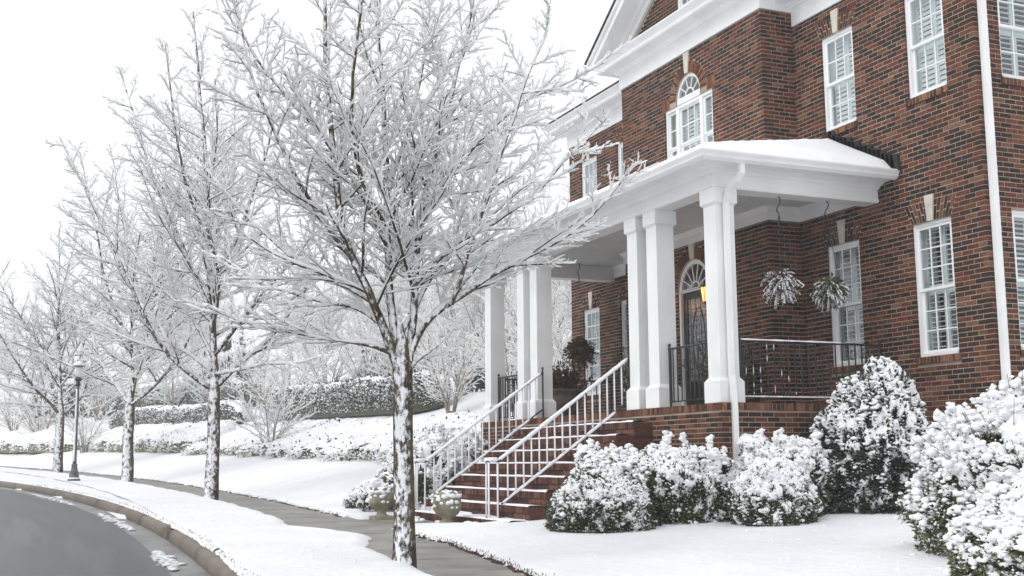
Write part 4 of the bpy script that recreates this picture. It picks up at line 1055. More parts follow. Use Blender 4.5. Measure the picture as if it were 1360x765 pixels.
b2 = np.array([-14.9, -7.38, float(zbase(-14.9))]); dp = depth_of(b2)
tr2 = (np.array([(0, 0, -.1), (.02, 0, .6), (-.01, .02, 1.3), (.01, 0, 2.0), (0, 0, 2.5), (0, 0, 3.0)]), [.165, .148, .140, .136, .130, .05])
sh2 = np.array([0, 0, 2.47])-px_path([(283, 519), (283, 518)], dp, b2)[0]
L = lambda pts, r, dz: (px_path(pts, dp, b2, dz)+sh2, r)
limbs2 = [
    L([(283, 520), (281, 460), (277, 380), (275, 300), (268, 200), (262, 100), (256, 15)], .11, 0),
    L([(276, 522), (250, 503), (228, 488), (200, 455), (182, 410), (150, 340), (112, 260), (78, 190)], .07, -.8),
    L([(289, 518), (312, 492), (345, 470), (368, 443), (400, 400), (440, 330), (465, 260)], .07, .8),
    L([(279, 420), (245, 340), (205, 250), (178, 150), (160, 90)], .065, .8),
    L([(277, 400), (315, 310), (345, 220), (368, 120), (375, 50)], .065, -1),
    L([(276, 330), (240, 240), (225, 140), (215, 60)], .05, -1.8),
    L([(276, 340), (310, 250), (310, 150), (315, 50)], .05, 2),
    L([(281, 480), (250, 420), (200, 380), (150, 310), (90, 270)], .055, 2.2),
    L([(282, 480), (320, 430), (360, 380), (410, 330), (430, 230)], .055, -2.4),
    L([(280, 450), (290, 380), (270, 290), (290, 200), (285, 110)], .055, -3),
    L([(280, 450), (270, 380), (290, 290), (280, 200), (290, 100)], .055, 3),
    L([(284, 505), (310, 500), (350, 492), (400, 490), (430, 478)], .03, -1.5),
    L([(278, 500), (240, 470), (190, 465), (150, 440), (100, 430)], .035, 1.2),
]
t2 = make_tree(tr2, limbs2, 11, dens=.60, twig=.16, rsnow=.0195, maxlen=3.6, spread=1.5)
print('tree2', t2['n'])
plant_tree('street_tree', t2, tuple(b2), 0, 1, 'second street tree from the camera, dark limbs, between lamp post and nearest tree', group='street trees in the verge')
b3 = (-27.85, -7.84, float(zbase(-27.85))); b4 = (-41.8, -9.2, float(zbase(-41.8)))
plant_tree('street_tree', t2, b3, 2.3, (1.22, 1.22, 1.0), 'snowy street tree just right of the lamp post', group='street trees in the verge')
plant_tree('street_tree', t2, b4, 4.1, (1.3, 1.3, 1.0), 'farthest snowy street tree, left of the lamp post', group='street trees in the verge')

# ---- shrubs and hedges
def lump(D, seed, f=2.2, a=.16):
    return 1+a*(vnoise(D[:, 0]*f+9, D[:, 1]*f+D[:, 2]*f*1.7+5, seed)-.5)*2+a*.6*(vnoise(D[:, 0]*f*2.3+3, D[:, 2]*f*2.3+D[:, 1]*f*1.9, seed+1)-.5)*2
def bush(name, loc, a, b, h, label, cat='shrub', group=None, n_leaf=9000, n_snow=1500, ls=.045, ss=.036, leaf='leaf', cone=0., seed=1, cover=.0, base=ICO1, stems=0, loose=.06, clump=5, cut=-.25, lumpy=.16, flat=.72, sheet=.1, shell_hi=False, sprigs=0, zpow=1., zdep=1.25):
    rng = np.random.default_rng(seed); root = tag(empty(name, loc), label, cat, group)
    def shell(n, lo):
        D = rng.normal(size=(int(n*2.6)+30, 3)); D /= np.linalg.norm(D, axis=1)[:, None]; D = D[D[:, 2] > lo][:n]
        return D
    def to(D, k):
        r = lump(D, seed, a=lumpy)*k; zf = (D[:, 2]+.35)/1.35
        tap = 1-cone*np.clip(zf, 0, 1)
        return np.stack([D[:, 0]*a*r*tap, D[:, 1]*b*r*tap, h*(.26+.74*D[:, 2]*(1+(1-zpow)*1.5*(1-np.abs(D[:, 2])))*r)], -1)
    parts = []
    V, F = ico(4); keep = V[:, 2] > -.45
    core = to(V, .80); core[:, 2] = np.maximum(core[:, 2], .0); parts.append((core, F))
    D = shell(n_leaf, -.35); K = rng.uniform(.78, 1.04, len(D)); P = to(D, K); P[:, 2] = np.maximum(P[:, 2], .02)
    parts.append(leaves(P, ls, rng, D)); low = D[:, 2] < .25; parts.append(leaves(to(D[low], rng.uniform(.9, 1.05, low.sum()))*np.array([1, 1, 1]), ls*1.2, rng, D[low]))
    if stems:
        pp = []
        for i in range(stems):
            d = shell(1, .05)[0]; tip = to(d[None], 1.0+loose)[0]; q0 = np.array([rng.normal()*a*.12, rng.normal()*b*.12, 0.])
            mid = (q0+tip)/2+np.array([0, 0, h*.12]); pp.append(np.stack([q0, mid, tip]))
        sv = tubes(np.array(pp), np.tile([.009, .006, .003], (stems, 1)), 4)
        me = mesh_np('stems', sv[0], [sv[1]], True); o_ = link('stems', me, 'myrtle_bark'); o_.parent = root; o_.matrix_basis = Matrix.Identity(4)
    V, F = join(parts); o_ = link('foliage', mesh_np('foliage', V, F, False), leaf); o_.parent = root
    # blanket where the snow has closed over, open between the sprays and towards the foot
    V, F = ico(7 if shell_hi and max(a, h) > 1.2 else 6 if shell_hi else 5)
    pz = max(ss*1.5, (.034 if max(a, h) > 1.2 else .055)*max(a, h)); K = int(np.clip(9*a*h/pz**2/2.2, 150, 1400)); C = rng.normal(size=(K, 3)); C /= np.linalg.norm(C, axis=1)[:, None]; d0 = 2.1/math.sqrt(K)*rng.uniform(.75, 1.5, K)
    near = np.empty(len(V), int); dist = np.empty(len(V))
    for c0 in range(0, len(V), 4000):
        dd = np.sqrt(np.maximum(2-2*V[c0:c0+4000]@C.T, 0))/d0[None]; near[c0:c0+4000] = dd.argmin(1); dist[c0:c0+4000] = dd.min(1)
    kp = C[:, 2]*zdep+sheet+.55*rng.normal(size=K) > .42
    hgt = np.where(kp[near], np.sqrt(np.maximum(0, 1-dist**2)), -.6)
    Vsh = to(V, 1-.03+(pz*1.1/a)*hgt); Vsh[:, 2] = np.maximum(Vsh[:, 2]+ss*.4*np.maximum(hgt, 0), .01); Fsh = F[(hgt[F] > -.1).sum(1) > 1]
    # snow: clusters of lumps caught on outward and upward facing sprays
    n_snow = int(n_snow*.42); nc = n_snow//clump; D = shell(nc*2, cut); pr = np.clip(.10+1.05*D[:, 2]+cover, 0.05, 1); D = D[rng.random(len(D)) < pr][:nc]
    D = np.repeat(D, clump, 0); Dj = D+rng.normal(size=D.shape)*(ss/min(a, h))*1.3; Dj /= np.linalg.norm(Dj, axis=1)[:, None]
    P = to(Dj, 1.0+rng.uniform(-.04, loose*.7, len(Dj))); P[:, 2] = np.maximum(P[:, 2], .03)+ss*.3
    if sprigs:
        tips = shell(sprigs, .55); B = to(tips, 1.0); ex = []
        for p0 in B:
            ln = rng.uniform(.10, .26); dr = np.array([rng.normal()*.3, rng.normal()*.3, 1.]); dr /= np.linalg.norm(dr)
            for f in np.linspace(0, 1, 9): ex += [p0+dr*ln*f+rng.normal(size=3)*.022*(1.1-f*.5) for _ in range(3)]
        P = np.concatenate([P, np.array(ex)])
    Dk = shell(int(n_snow*1.6), -.35); Pk = to(Dk, 1.0+rng.uniform(-.06, .03, len(Dk))); Pk[:, 2] = np.maximum(Pk[:, 2], .03)     # single flakes and crumbs all over the leaves
    rs_ = np.concatenate([ss*np.clip(np.exp(rng.normal(size=len(P))*.42)*.78, .35, 1.9), ss*rng.uniform(.25, .6, len(Pk))]); P = np.concatenate([P, Pk])
    nP = len(P)-len(Pk); V, F = join([blobs(P[:nP], rs_[:nP], rng, base, flat, .5), blobs(P[nP:], rs_[nP:], rng, OCT, flat, .5)])
    us = np.unique(Fsh); mp = np.zeros(len(Vsh), int); mp[us] = np.arange(len(us))
    F = F[0]; V, F = join([(V, F), (Vsh[us], mp[Fsh])])
    o_ = link('snow', mesh_np('snow', V, F, True), 'packed_snow'); o_.parent = root
    return root
def on_ground(x, y, dz=0.): return (x, y, float(zg(x, y))+dz)
GB = 'snow-covered shrubs along the house front'
bush('boxwood_shrub', on_ground(-1.98, -4.70, .02), .78, .60, .63, 'low rounded boxwood shrub on the lawn right of the stair railing', group=GB, n_leaf=12000, n_snow=5500, ls=.040, ss=.022, seed=21, shell_hi=True, cover=-.05, sheet=.12, lumpy=.10, zpow=.62)
bush('boxwood_shrub', on_ground(-.62, -3.06, .02), .50, .48, .70, 'smallest round boxwood shrub, in front of the cone evergreen', group=GB, n_leaf=12000, n_snow=4000, ls=.034, ss=.024, seed=22, shell_hi=True, cover=.05, sheet=.2, zpow=.72)
bush('azalea_shrub', on_ground(-3.22, -3.72), .96, .62, .92, 'broad snow-heaped shrub against the porch beside the right stair railing', group=GB, n_leaf=11000, n_snow=5000, ls=.05, ss=.032, seed=23, shell_hi=True, cover=-.12, lumpy=.14, loose=.08, stems=30, sprigs=9, zpow=.5, sheet=-.06, zdep=1.5)
bush('azalea_shrub', on_ground(-2.02, -3.45), .90, .60, .92, 'snow-heaped shrub below the corner column downpipe', group=GB, n_leaf=10000, n_snow=4500, ls=.05, ss=.032, seed=24, shell_hi=True, cover=-.12, lumpy=.14, loose=.08, stems=25, sprigs=8, zpow=.5, sheet=-.06, zdep=1.5)
bush('azalea_shrub', on_ground(-1.45, -2.30), .74, .52, .98, 'snowy shrub between the porch side wall and the cone evergreen', group=GB, n_leaf=11000, n_snow=3500, ls=.045, ss=.032, seed=25, shell_hi=True, cover=.1, lumpy=.16, loose=.08, stems=20, sprigs=6, zpow=.6)
bush('cone_evergreen', on_ground(-1.05, -1.12), 1.20, .95, 1.84, 'tall dark cone-shaped evergreen shrub dusted with snow below the windows', cat='evergreen', group=GB, n_leaf=14000, n_snow=7500, ls=.07, ss=.030, leaf='leaf_dark', cone=.52, seed=26, shell_hi=True, cover=.34, lumpy=.12, flat=.6, cut=-.3, sheet=.16, zdep=.55, clump=8)
bush('large_shrub', on_ground(3.50, -3.30), 1.02, .90, 1.30, 'large loose shrub with heavy snow puffs at the right edge, tan stems showing', group=GB, n_leaf=14000, n_snow=7500, ls=.04, ss=.031, leaf='leaf_olive', seed=27, shell_hi=True, cover=.12, lumpy=.13, loose=.22, stems=140, clump=6, sheet=-.02, sprigs=16)
bush('large_shrub', on_ground(4.55, -2.55), .90, .85, 1.62, 'tallest snow-puffed shrub at the right edge before the house corner', group=GB, n_leaf=9000, n_snow=6000, ls=.04, ss=.031, leaf='leaf_olive', seed=28, shell_hi=True, cover=.12, lumpy=.13, loose=.25, stems=140, clump=6, sheet=-.05, sprigs=16)
bush('large_shrub', on_ground(5.35, -4.75), .85, .75, .78, 'nearest low shrub in the bottom right corner, thick round snow puffs', group=GB, n_leaf=12000, n_snow=5000, ls=.04, ss=.031, leaf='leaf_olive', seed=29, shell_hi=True, cover=.2, lumpy=.12, loose=.12, stems=60, clump=6, sheet=.1, sprigs=8)
bush('azalea_shrub', on_ground(-9.35, -4.55), .95, .75, 1.15, 'snowy shrub left of the stairs, seen through the left railing', n_leaf=9000, n_snow=2500, ls=.05, ss=.038, seed=30, cover=.0, lumpy=.22, loose=.12, stems=20)
bush('azalea_shrub', on_ground(-10.6, -3.6), 1.1, .9, 1.25, 'snowy shrub at the far end of the porch behind the left railing', n_leaf=8000, n_snow=2500, ls=.05, ss=.04, seed=31, cover=.1, lumpy=.22, loose=.12, stems=20)
bush('azalea_shrub', on_ground(-9.0, -5.55, -.02), .42, .4, .5, 'small snowy shrub behind the left stone urn', n_leaf=3000, n_snow=900, ls=.04, ss=.03, seed=32, cover=.1, lumpy=.2, loose=.1, stems=14)

def hedge(name, pts, width, height, label, seed, leaf='leaf_dark', ss=.055, dens=1., cat='hedge', group='hedges on the bank', cover=.75, rough=.25, nleaf=1., sheet=.75):
    """long clipped or spreading hedge along plan points, following the slope"""
    rng = np.random.default_rng(seed); P2 = np.array(pts, float)
    d = np.concatenate([[0], np.cumsum(np.linalg.norm(np.diff(P2, axis=0), axis=1))]); L_ = d[-1]
    root = tag(empty(name, on_ground(*P2[len(P2)//2])), label, cat, group); org = np.array(root.location)
    def surf(s, q, k):
        x = np.interp(s, d, P2[:, 0]); y = np.interp(s, d, P2[:, 1]); x2 = np.interp(s+.05, d, P2[:, 0]); y2 = np.interp(s+.05, d, P2[:, 1]); x1 = np.interp(s-.05, d, P2[:, 0]); y1 = np.interp(s-.05, d, P2[:, 1])
        tx, ty = x2-x1, y2-y1; n_ = np.hypot(tx, ty)+1e-9; nx, ny = -ty/n_, tx/n_
        end = np.sqrt(np.clip(np.minimum(s, L_-s)/(height*.8), 0, 1))
        w_ = width/2*k*end*(1+rough*(vnoise(s*1.3, q, seed)-.5)); h_ = height*k*(.35+.65*end)*(1+rough*(vnoise(s*.9, q*.7+3, seed+2)-.5)*1.4)
        c = np.cos(q); sn = np.sin(q); c2 = np.sign(c)*np.abs(c)**.55; s2 = np.abs(sn)**.55
        X = x+nx*w_*c2; Y = y+ny*w_*c2
        return np.stack([X, Y, zg(X, Y)+h_*s2], -1)-org
    A_ = L_*(width*.7+2*height)
    ns = max(8, int(L_/.35)); S_, Q_ = np.meshgrid(np.linspace(0, L_, ns), np.linspace(0, math.pi, 13), indexing='ij')
    core = surf(S_.ravel(), Q_.ravel(), np.full(S_.size, .88)); idx = np.arange(S_.size).reshape(S_.shape)
    cf = np.stack([idx[:-1, :-1], idx[1:, :-1], idx[1:, 1:], idx[:-1, 1:]], -1).reshape(-1, 4)
    n = int(A_*110*dens*nleaf); s = rng.uniform(0, L_, n); q = rng.uniform(.02, math.pi-.02, n)
    lv = leaves(surf(s, q, rng.uniform(.86, 1.06, n)), .12, rng)
    V, F = join([(core, cf), lv]); o_ = link('foliage', mesh_np('foliage', V, F, False), leaf); o_.parent = root
    # continuous blanket on top, broken into speckles towards the road-side foot
    ns, nq = max(20, int(L_/.13)), 34; S_, Q_ = np.meshgrid(np.linspace(.05, L_-.05, ns), np.linspace(.25, math.pi-.1, nq), indexing='ij'); s, q = S_.ravel(), Q_.ravel()
    kk = 1.02+.07*(vnoise(s*5, q*9, seed+5)-.5)+.05*(vnoise(s*12, q*20, seed+6)-.5)
    Vs = surf(s, q, kk); mk = (q-sheet)*1.2+1.1*(vnoise(s*6, q*11, seed+7)-.5)+.7*(vnoise(s*13, q*22, seed+8)-.5) > 0
    idx = np.arange(ns*nq).reshape(ns, nq); Fs = np.stack([idx[:-1, :-1], idx[1:, :-1], idx[1:, 1:], idx[:-1, 1:]], -1).reshape(-1, 4); Fs = Fs[mk[Fs].all(1)]
    n = int(A_*45*dens); s = rng.uniform(0, L_, n); q = rng.uniform(.05, math.pi-.05, n); pr = np.clip(np.sin(q)**1.5*1.15*cover+.10, 0, 1); m_ = rng.random(n) < pr; s, q = s[m_], q[m_]
    V, F = blobs(surf(s, q, rng.uniform(.98, 1.05, len(s))), ss*rng.uniform(.4, 1.2, len(s)), rng, ICO1, .6)
    nk = int(A_*90*dens); s = rng.uniform(0, L_, nk); q = rng.uniform(.03, 1.6, nk)
    V2, F2 = blobs(surf(s, q, rng.uniform(.98, 1.03, nk)), ss*rng.uniform(.25, .6, nk), rng, OCT, .7)
    V, F = join([(V, F), (V2, F2), (Vs, Fs)]); o_ = link('snow', mesh_np('snow', V, F, True), 'packed_snow'); o_.parent = root
    return root
def along(t, xs): return [(x, float(Yc(x))+t) for x in xs]
hedge('juniper_bed', along(6.4, np.linspace(-13.5, -40.5, 22)), 3.4, .50, 'low spreading snow-covered shrub bed above the lawn, left of the stairs', 41, cover=1.0, leaf='leaf', ss=.06, rough=.3, sheet=.30, nleaf=.16)
hedge('juniper_bed', along(6.2, np.linspace(-41.5, -58, 14)), 2.8, .80, 'rounded snow-covered shrub mound behind the second street tree', 42, cover=1.0, leaf='leaf', ss=.07, rough=.3, dens=.7, sheet=.34, nleaf=.16)
hedge('juniper_bed', along(5.8, np.linspace(-59, -88, 16)), 2.8, .8, 'long low snowy shrub row at the far left behind the lamp post', 43, cover=1.0, leaf='leaf', ss=.08, rough=.3, dens=.55, sheet=.34, nleaf=.16)
hedge('clipped_hedge', along(10.6, np.linspace(-28, -46, 14)), 1.5, 1.25, 'dark clipped hedge with a snow top, upper right on the bank', 44, cover=.5, rough=.12, nleaf=1.4, sheet=1.15)
hedge('clipped_hedge', along(9.6, np.linspace(-47.5, -66, 14)), 1.5, 1.0, 'clipped hedge with a snow top behind the trunk of the second tree', 45, cover=.6, rough=.15, dens=.7, sheet=1.1)
hedge('clipped_hedge', along(13.5, np.linspace(-54, -80, 14)), 1.8, 1.5, 'dark hedge along the top of the bank at the far left', 46, cover=.5, rough=.3, dens=.5, sheet=1.2)
# dark evergreens at the top of the bank
GE = 'dark evergreens on the bank'
for i, (x, t, a, h, lb) in enumerate([(-43, 15.5, 2.1, 3.6, 'dark snow-clad evergreen above the clipped hedge'), (-37, 17.5, 1.7, 2.8, 'smaller dark evergreen nearer the porch, half hidden by the nearest tree'), (-68, 17, 3.0, 4.2, 'wide dark evergreen on the bank behind the second street tree'), (-84, 14, 3.2, 3.6, 'dark evergreen at the far left edge of the bank')]):
    y = float(Yc(x))+t
    bush('evergreen_tree', on_ground(x, y), a, a, h, lb, 'evergreen', GE, n_leaf=5000, n_snow=2600, ls=.17, ss=.10, leaf='leaf_dark', cone=.35, seed=60+i, cover=.15, sheet=-.1, lumpy=.3, loose=.1, flat=.5)

# multi-stemmed crape myrtles and thicket on the bank
def multi_stem(seed, n, h, lean):
    rng = np.random.default_rng(seed); limbs = []
    for i in range(n):
        a = 2*math.pi*i/n+rng.normal()*.3; l = lean*rng.uniform(.5, 1.2)
        pts = [np.array([.12*math.cos(a), .12*math.sin(a), -.1])]
        for k in range(1, 7): f = k/6; pts.append(np.array([math.cos(a)*(.12+l*f**1.3), math.sin(a)*(.12+l*f**1.3), h*f*rng.uniform(.93, 1.05)]))
        limbs.append((np.array(pts), .045))
    return make_tree(([(0, 0, -.15), (0, 0, -.05), (0, 0, .0), (0, 0, .08)], [.16, .15, .12, .05]), limbs, seed, dens=.48, twig=.16, rsnow=.02, maxlen=1.3, spread=1.1)
ms = multi_stem(5, 9, 3.0, 1.5)
MM = ('myrtle_bark', 'twig_bark', 'twig_bark', 'airy_snow')
for x, t, r_, s_, lb in ((-31.5, 5.6, .4, 1.0, 'multi-stemmed bare shrub with tan stems on the bank right of the second tree'), (-56, 4.7, 2.0, .95, 'multi-stemmed bare shrub between the lamp post and the third tree'), (-70, 6.5, 3.3, 1.25, 'multi-stemmed snowy shrub at the far left edge')):
    plant_tree('crape_myrtle', ms, on_ground(x, float(Yc(x))+t), r_, s_, lb, 'shrub', 'bare multi-stemmed shrubs', MM)
GT = 'snow-covered trees behind the bank'
k = 0
for x, t, s_ in [(-21, 13, .62), (-24, 17, .8), (-26, 11.5, .55), (-29, 15, .72), (-32, 20, .9), (-34, 13.5, .6), (-38, 21, .85), (-40, 14, .62), (-45, 20, .8), (-49, 14.5, .66), (-53, 22, .85), (-57, 17, .7), (-62, 23, .9), (-66, 12.5, .7), (-73, 18, .85), (-80, 22, .95), (-86, 12, .75), (-92, 6, .8), (-100, 16, 1.0), (-104, 2, .8), (-70, 30, 1.1), (-56, 32, 1.1), (-44, 31, 1.0), (-34, 29, .95)]:
    plant_tree('background_tree', t2, on_ground(x, float(Yc(x))+t), 1.7*k+.5, s_, 'bare snow-covered tree in the pale mass '+('between porch columns and house' if x > -27 else 'behind the nearest trunk, left of the porch' if x > -42 else 'above the dark clipped hedge' if x > -58 else 'behind the lamp post and far trees'), 'tree', GT); k += 1
GS = 'snowy thicket shrubs at the top of the bank'
k = 0
for x, t, s_ in [(-15.5, 9.5, .85), (-17.5, 11.5, 1.0), (-19, 9, .8), (-21, 11, 1.05), (-23.5, 12, 1.1), (-25, 9.6, .9), (-27, 12.5, 1.1), (-30, 12.3, 1.1), (-33, 12.6, 1.0), (-36, 12.5, 1.1), (-40, 12.6, 1.0), (-44, 12.5, 1.0), (-48, 12.2, 1.1), (-52, 12.4, 1.0), (-58, 12, 1.1), (-64, 12.2, 1.2), (-74, 11.5, 1.3), (-82, 9, 1.2)]:
    plant_tree('thicket_shrub', ms, on_ground(x, float(Yc(x))+t), 2.1*k, s_, 'white snow-laden thicket shrub '+('behind the left porch columns' if x > -24 else 'right of the nearest trunk on the bank' if x > -34 else 'behind the dark clipped hedge' if x > -50 else 'far left along the bank top'), 'shrub', GS, MM); k += 1

# ------------------------------------------------------------------ street lamp
lx, ly = -28.55, -9.36; lz = float(zbase(lx))
lamp = tag(empty('street_lamp', (lx, ly, lz)), 'dark metal lamp post with fluted base standing in the snowy verge', 'street lamp')
lamp.scale = (.92, .92, .94)
m = MB(); m.lathe([(.21, lz-.05), (.21, lz+.10), (.18, lz+.14), (.165, lz+.17), (.155, lz+.30), (.11, lz+.42), (.085, lz+.55), (.10, lz+.56), (.10, lz+.60), (.08, lz+.62)], 16, (lx, ly)); m.build('base', 'lamp_metal', lamp, True)
m = MB(); m.lathe([(.062, lz+.62), (.058, lz+1.2), (.048, lz+3.1), (.046, lz+3.2)], 16, (lx, ly), .06); m.build('post', 'lamp_metal', lamp, True)
m = MB(); m.lathe([(.056, lz+3.2), (.09, lz+3.23), (.09, lz+3.27), (.06, lz+3.30), (.06, lz+3.36), (.115, lz+3.40), (.115, lz+3.46), (.075, lz+3.50)], 14, (lx, ly)); m.build('collar', 'iron', lamp, True)
m = MB(); m.lathe([(.07, lz+3.50), (.12, lz+3.58), (.14, lz+3.72), (.125, lz+3.86)], 14, (lx, ly)); m.build('globe', 'slush', lamp, True)
m = MB(); m.lathe([(.13, lz+3.86), (.21, lz+3.875), (.18, lz+3.91), (.07, lz+3.97), (.02, lz+4.03)], 14, (lx, ly)); m.build('cap', 'iron', lamp, True)
m = MB(); m.lathe([(.205, lz+3.885), (.19, lz+3.95), (.08, lz+4.01), (.02, lz+4.05)], 14, (lx, ly)); m.build('snow', 'snow', lamp, True)
m = MB(); m.lathe([(.19, lz+.11), (.20, lz+.15), (.175, lz+.17), (.165, lz+.16)], 14, (lx, ly)); m.build('snow', 'snow', lamp, True)
m = MB(); m.tube([(lx+.05, ly-.035, lz+.7+k*.24) for k in range(11)], [.024+.012*((k*7) % 5)/5 for k in range(11)], 6); m.build('snow', 'snow', lamp, True)

# ------------------------------------------------------------------ stone urns
def urn(x, y, z, h, w_, label):
    r = tag(empty('stone_urn', (x, y, z)), label, 'urn', 'stone urns at the foot of the stairs')
    m = MB(); m.box(x-w_*.42, x+w_*.42, y-w_*.42, y+w_*.42, z-.02, z+h*.10); m.build('plinth', 'urn_stone', r)
    V = []; F = []; prof = [(.30, .10), (.20, .17), (.18, .24), (.36, .34), (.47, .48), (.50, .62), (.47, .78), (.46, .90), (.50, 1.0), (.44, .99), (.40, .86)]; n = 32
    for i, (a, b) in enumerate(prof):
        for j in range(n):
            q = 2*math.pi*j/n; lob = 1+.07*math.cos(q*8)*max(0, min(1, (b-.3)*2)); zz = b+(.05*math.cos(q*8) if b > .85 else 0)
            V.append((x+w_*a*lob*math.cos(q), y+w_*a*lob*math.sin(q), z+h*zz))
    for i in range(len(prof)-1):
        for j in range(n): F.append((i*n+j, i*n+(j+1) % n, (i+1)*n+(j+1) % n, (i+1)*n+j))
    F4 = np.array(F); link('bowl', mesh_np('bowl', np.array(V), [F4], True), 'urn_stone', r)
    rng = np.random.default_rng(int(abs(x)*100)); n = 60; q = rng.uniform(0, 6.28, n); rr = w_*.44*np.sqrt(rng.random(n))
    C = np.stack([x+rr*np.cos(q), y+rr*np.sin(q), z+h*(1.0-.10*(rr/(w_*.44)))+rng.uniform(-.01, .01, n)], 1); Vb, Fb = blobs(C, rng.uniform(.03, .055, n), rng, ICO2, .8)
    qs = rng.uniform(-2.2, .4, 14); C2 = np.stack([x+w_*.47*np.cos(qs), y+w_*.47*np.sin(qs), z+h*rng.uniform(.55, .92, 14)], 1); V2, F2 = blobs(C2, rng.uniform(.02, .04, 14), rng, ICO2, .9)
    Va, Fa = join([(Vb, Fb), (V2, F2)]); link('snow', mesh_np('snow', Va, Fa, True), 'snow', r)
urn(-5.38, -5.50, .04, .50, .44, 'mossy stone urn in front of the bottom step, heaped with snow')
urn(-7.95, -5.72, .05, .50, .40, 'stone urn on a square foot at the left of the landing, behind the tree trunk')

# ------------------------------------------------------------------ hanging baskets
def basket(x, y, z, hook_z, r_, label, snowy, seed, leaf='leaf_brown', chain=True):
    rng = np.random.default_rng(seed); root = tag(empty('hanging_basket', (x, y, z)), label, 'hanging basket', 'hanging baskets in the porch')
    m = MB(); m.lathe([(.05, z-r_*.55), (r_*.40, z-r_*.50), (r_*.58, z-r_*.2), (r_*.62, z-.02), (r_*.56, z-.03)], 16, (x, y)); m.build('pot', 'pot_stone', root, True)
    m = MB(); top = hook_z
    sc = [(x+.035*math.sin(t)*(1 if t < math.pi else -1) if False else x+.04*math.cos(t*1.0+math.pi/2)*math.copysign(1, math.pi-t), y, top-.02-.22*t/(2*math.pi)) for t in np.linspace(0, 2*math.pi, 19)]
    pts = [(x+.045*math.sin(q*2*math.pi), y+.0, top-.25*q) for q in np.linspace(0, 1, 17)]
    m.tube(pts, .008, 5)
    m.build('hook', 'iron', root)
    for q in range(3):
        a = 2*math.pi*q/3+.4; m = MB(); m.tube([(x, y, top-.25), (x+r_*.6*math.cos(a), y+r_*.6*math.sin(a), z)], .004, 4); m.build('chain', 'iron', root)
    n = 420; D = rng.normal(size=(n, 3)); D[:, 2] = D[:, 2]*.75+.22; D /= np.linalg.norm(D, axis=1)[:, None]; Ln = r_*rng.uniform(.55, 1.15, n)
    c = np.array([x, y, z-.03]); P = np.stack([c+D*Ln[:, None]*f+np.array([0, 0, -.13*f*f]) for f in (0, .35, .7, 1)], 1)
    parts = [tubes(P, np.tile([.006, .005, .004, .002], (n, 1)), 3)]; parts.append(leaves(P[:, 2], .07, rng, D)); parts.append(leaves(P[:, 3]-D*.05, .07, rng, D)); parts.append(leaves(P[:, 1], .07, rng, D))
    V, F = join(parts); link('plant', mesh_np('plant', V, F, False), leaf, root)
    if snowy:
        k = int(n*snowy); Ps = P[:k, 1:]; Rs = rng.uniform(.3, 1.3, Ps.shape[:2])*.0105; V, F = tubes(Ps, Rs, 4, shift=np.full(Ps.shape[:2], .012)); C = P[:k, 3]; vb, fb = blobs(C, rng.uniform(.007, .017, k), rng, ICO1, .8)
        Va, Fa = join([(V, F), (vb, fb)]); link('snow', mesh_np('snow', Va, Fa, True), 'snow', root)
CEI = BZ+.28
basket(BX-.17, -1.66, 3.53, BZ, .265, 'snow-dusted hanging basket nearest the corner column', .85, 71)
basket(BX-.17, -.82, 3.47, BZ, .25, 'dull green hanging basket in front of the right porch window', .5, 72, 'leaf_olive')
basket(BXl+.5, -.95, 3.26, CEI, .34, 'brown dried hanging basket at the far end of the porch', 0, 73)

# ------------------------------------------------------------------ planters, wall lantern
def planter_plant(root, c, h, r_, n, leaf, seed, ls=.09):
    rng = np.random.default_rng(seed); D = rng.normal(size=(n, 3))*np.array([.55, .55, .2])+np.array([0, 0, 1.]); D /= np.linalg.norm(D, axis=1)[:, None]
    Ln = h*rng.uniform(.45, 1.1, n); B = np.array(c)+np.concatenate([rng.normal(size=(n, 2))*r_*.35, np.zeros((n, 1))], 1)
    P = np.stack([B+D*Ln[:, None]*f for f in (0, .4, .75, 1)], 1); parts = [tubes(P, np.tile([.006, .005, .004, .002], (n, 1)), 3)]
    for k in (1, 2, 3): parts += [leaves(P[:, k], ls, rng, D), leaves(P[:, k]-D*.04, ls, rng)]
    V, F = join(parts); link('plant', mesh_np('plant', V, F, False), leaf, root)
x, y = -8.75, -1.95
r = tag(empty('barrel_planter', (x, y, PF)), 'round stone planter with dried brown plants beside the left column pair', 'planter')
m = MB(); m.lathe([(.22, PF), (.27, PF+.05), (.33, PF+.22), (.36, PF+.40), (.35, PF+.5), (.39, PF+.52), (.39, PF+.57), (.33, PF+.57), (.32, PF+.5)], 20, (x, y)); m.build('pot', 'pot_stone', r, True); planter_plant(r, (x, y, PF+.5), .55, .3, 170, 'leaf_brown', 81)
def box_planter(x0, x1, y0, y1, h, label, leaf, ph, n, seed):
    r = tag(empty('box_planter', ((x0+x1)/2, (y0+y1)/2, PF)), label, 'planter'); m = MB()
    m.frustum((x0+x1)/2, (y0+y1)/2, PF, PF+h-.05, (x1-x0)/2*.86, (y1-y0)/2*.86, (x1-x0)/2*.94, (y1-y0)/2*.94); m.box(x0, x1, y0, y1, PF+h-.05, PF+h); m.build('box', 'pot_stone', r)
    m = MB(); m.box(x0+.04, x1-.04, y0+.04, y1-.04, PF+h-.01, PF+h+.012); m.build('earth', 'soil_brown', r)
    planter_plant(r, ((x0+x1)/2, (y0+y1)/2, PF+h), ph, (x1-x0)*.8, n, leaf, seed, .08)
box_planter(-7.55, -6.95, -1.25, -.85, .38, 'stone box planter with a green plant left of the front door', 'leaf_olive', .85, 170, 82)
box_planter(-4.75, -4.15, -1.35, -.95, .36, 'stone box planter with a green plant right of the front door', 'leaf_olive', .75, 150, 83)
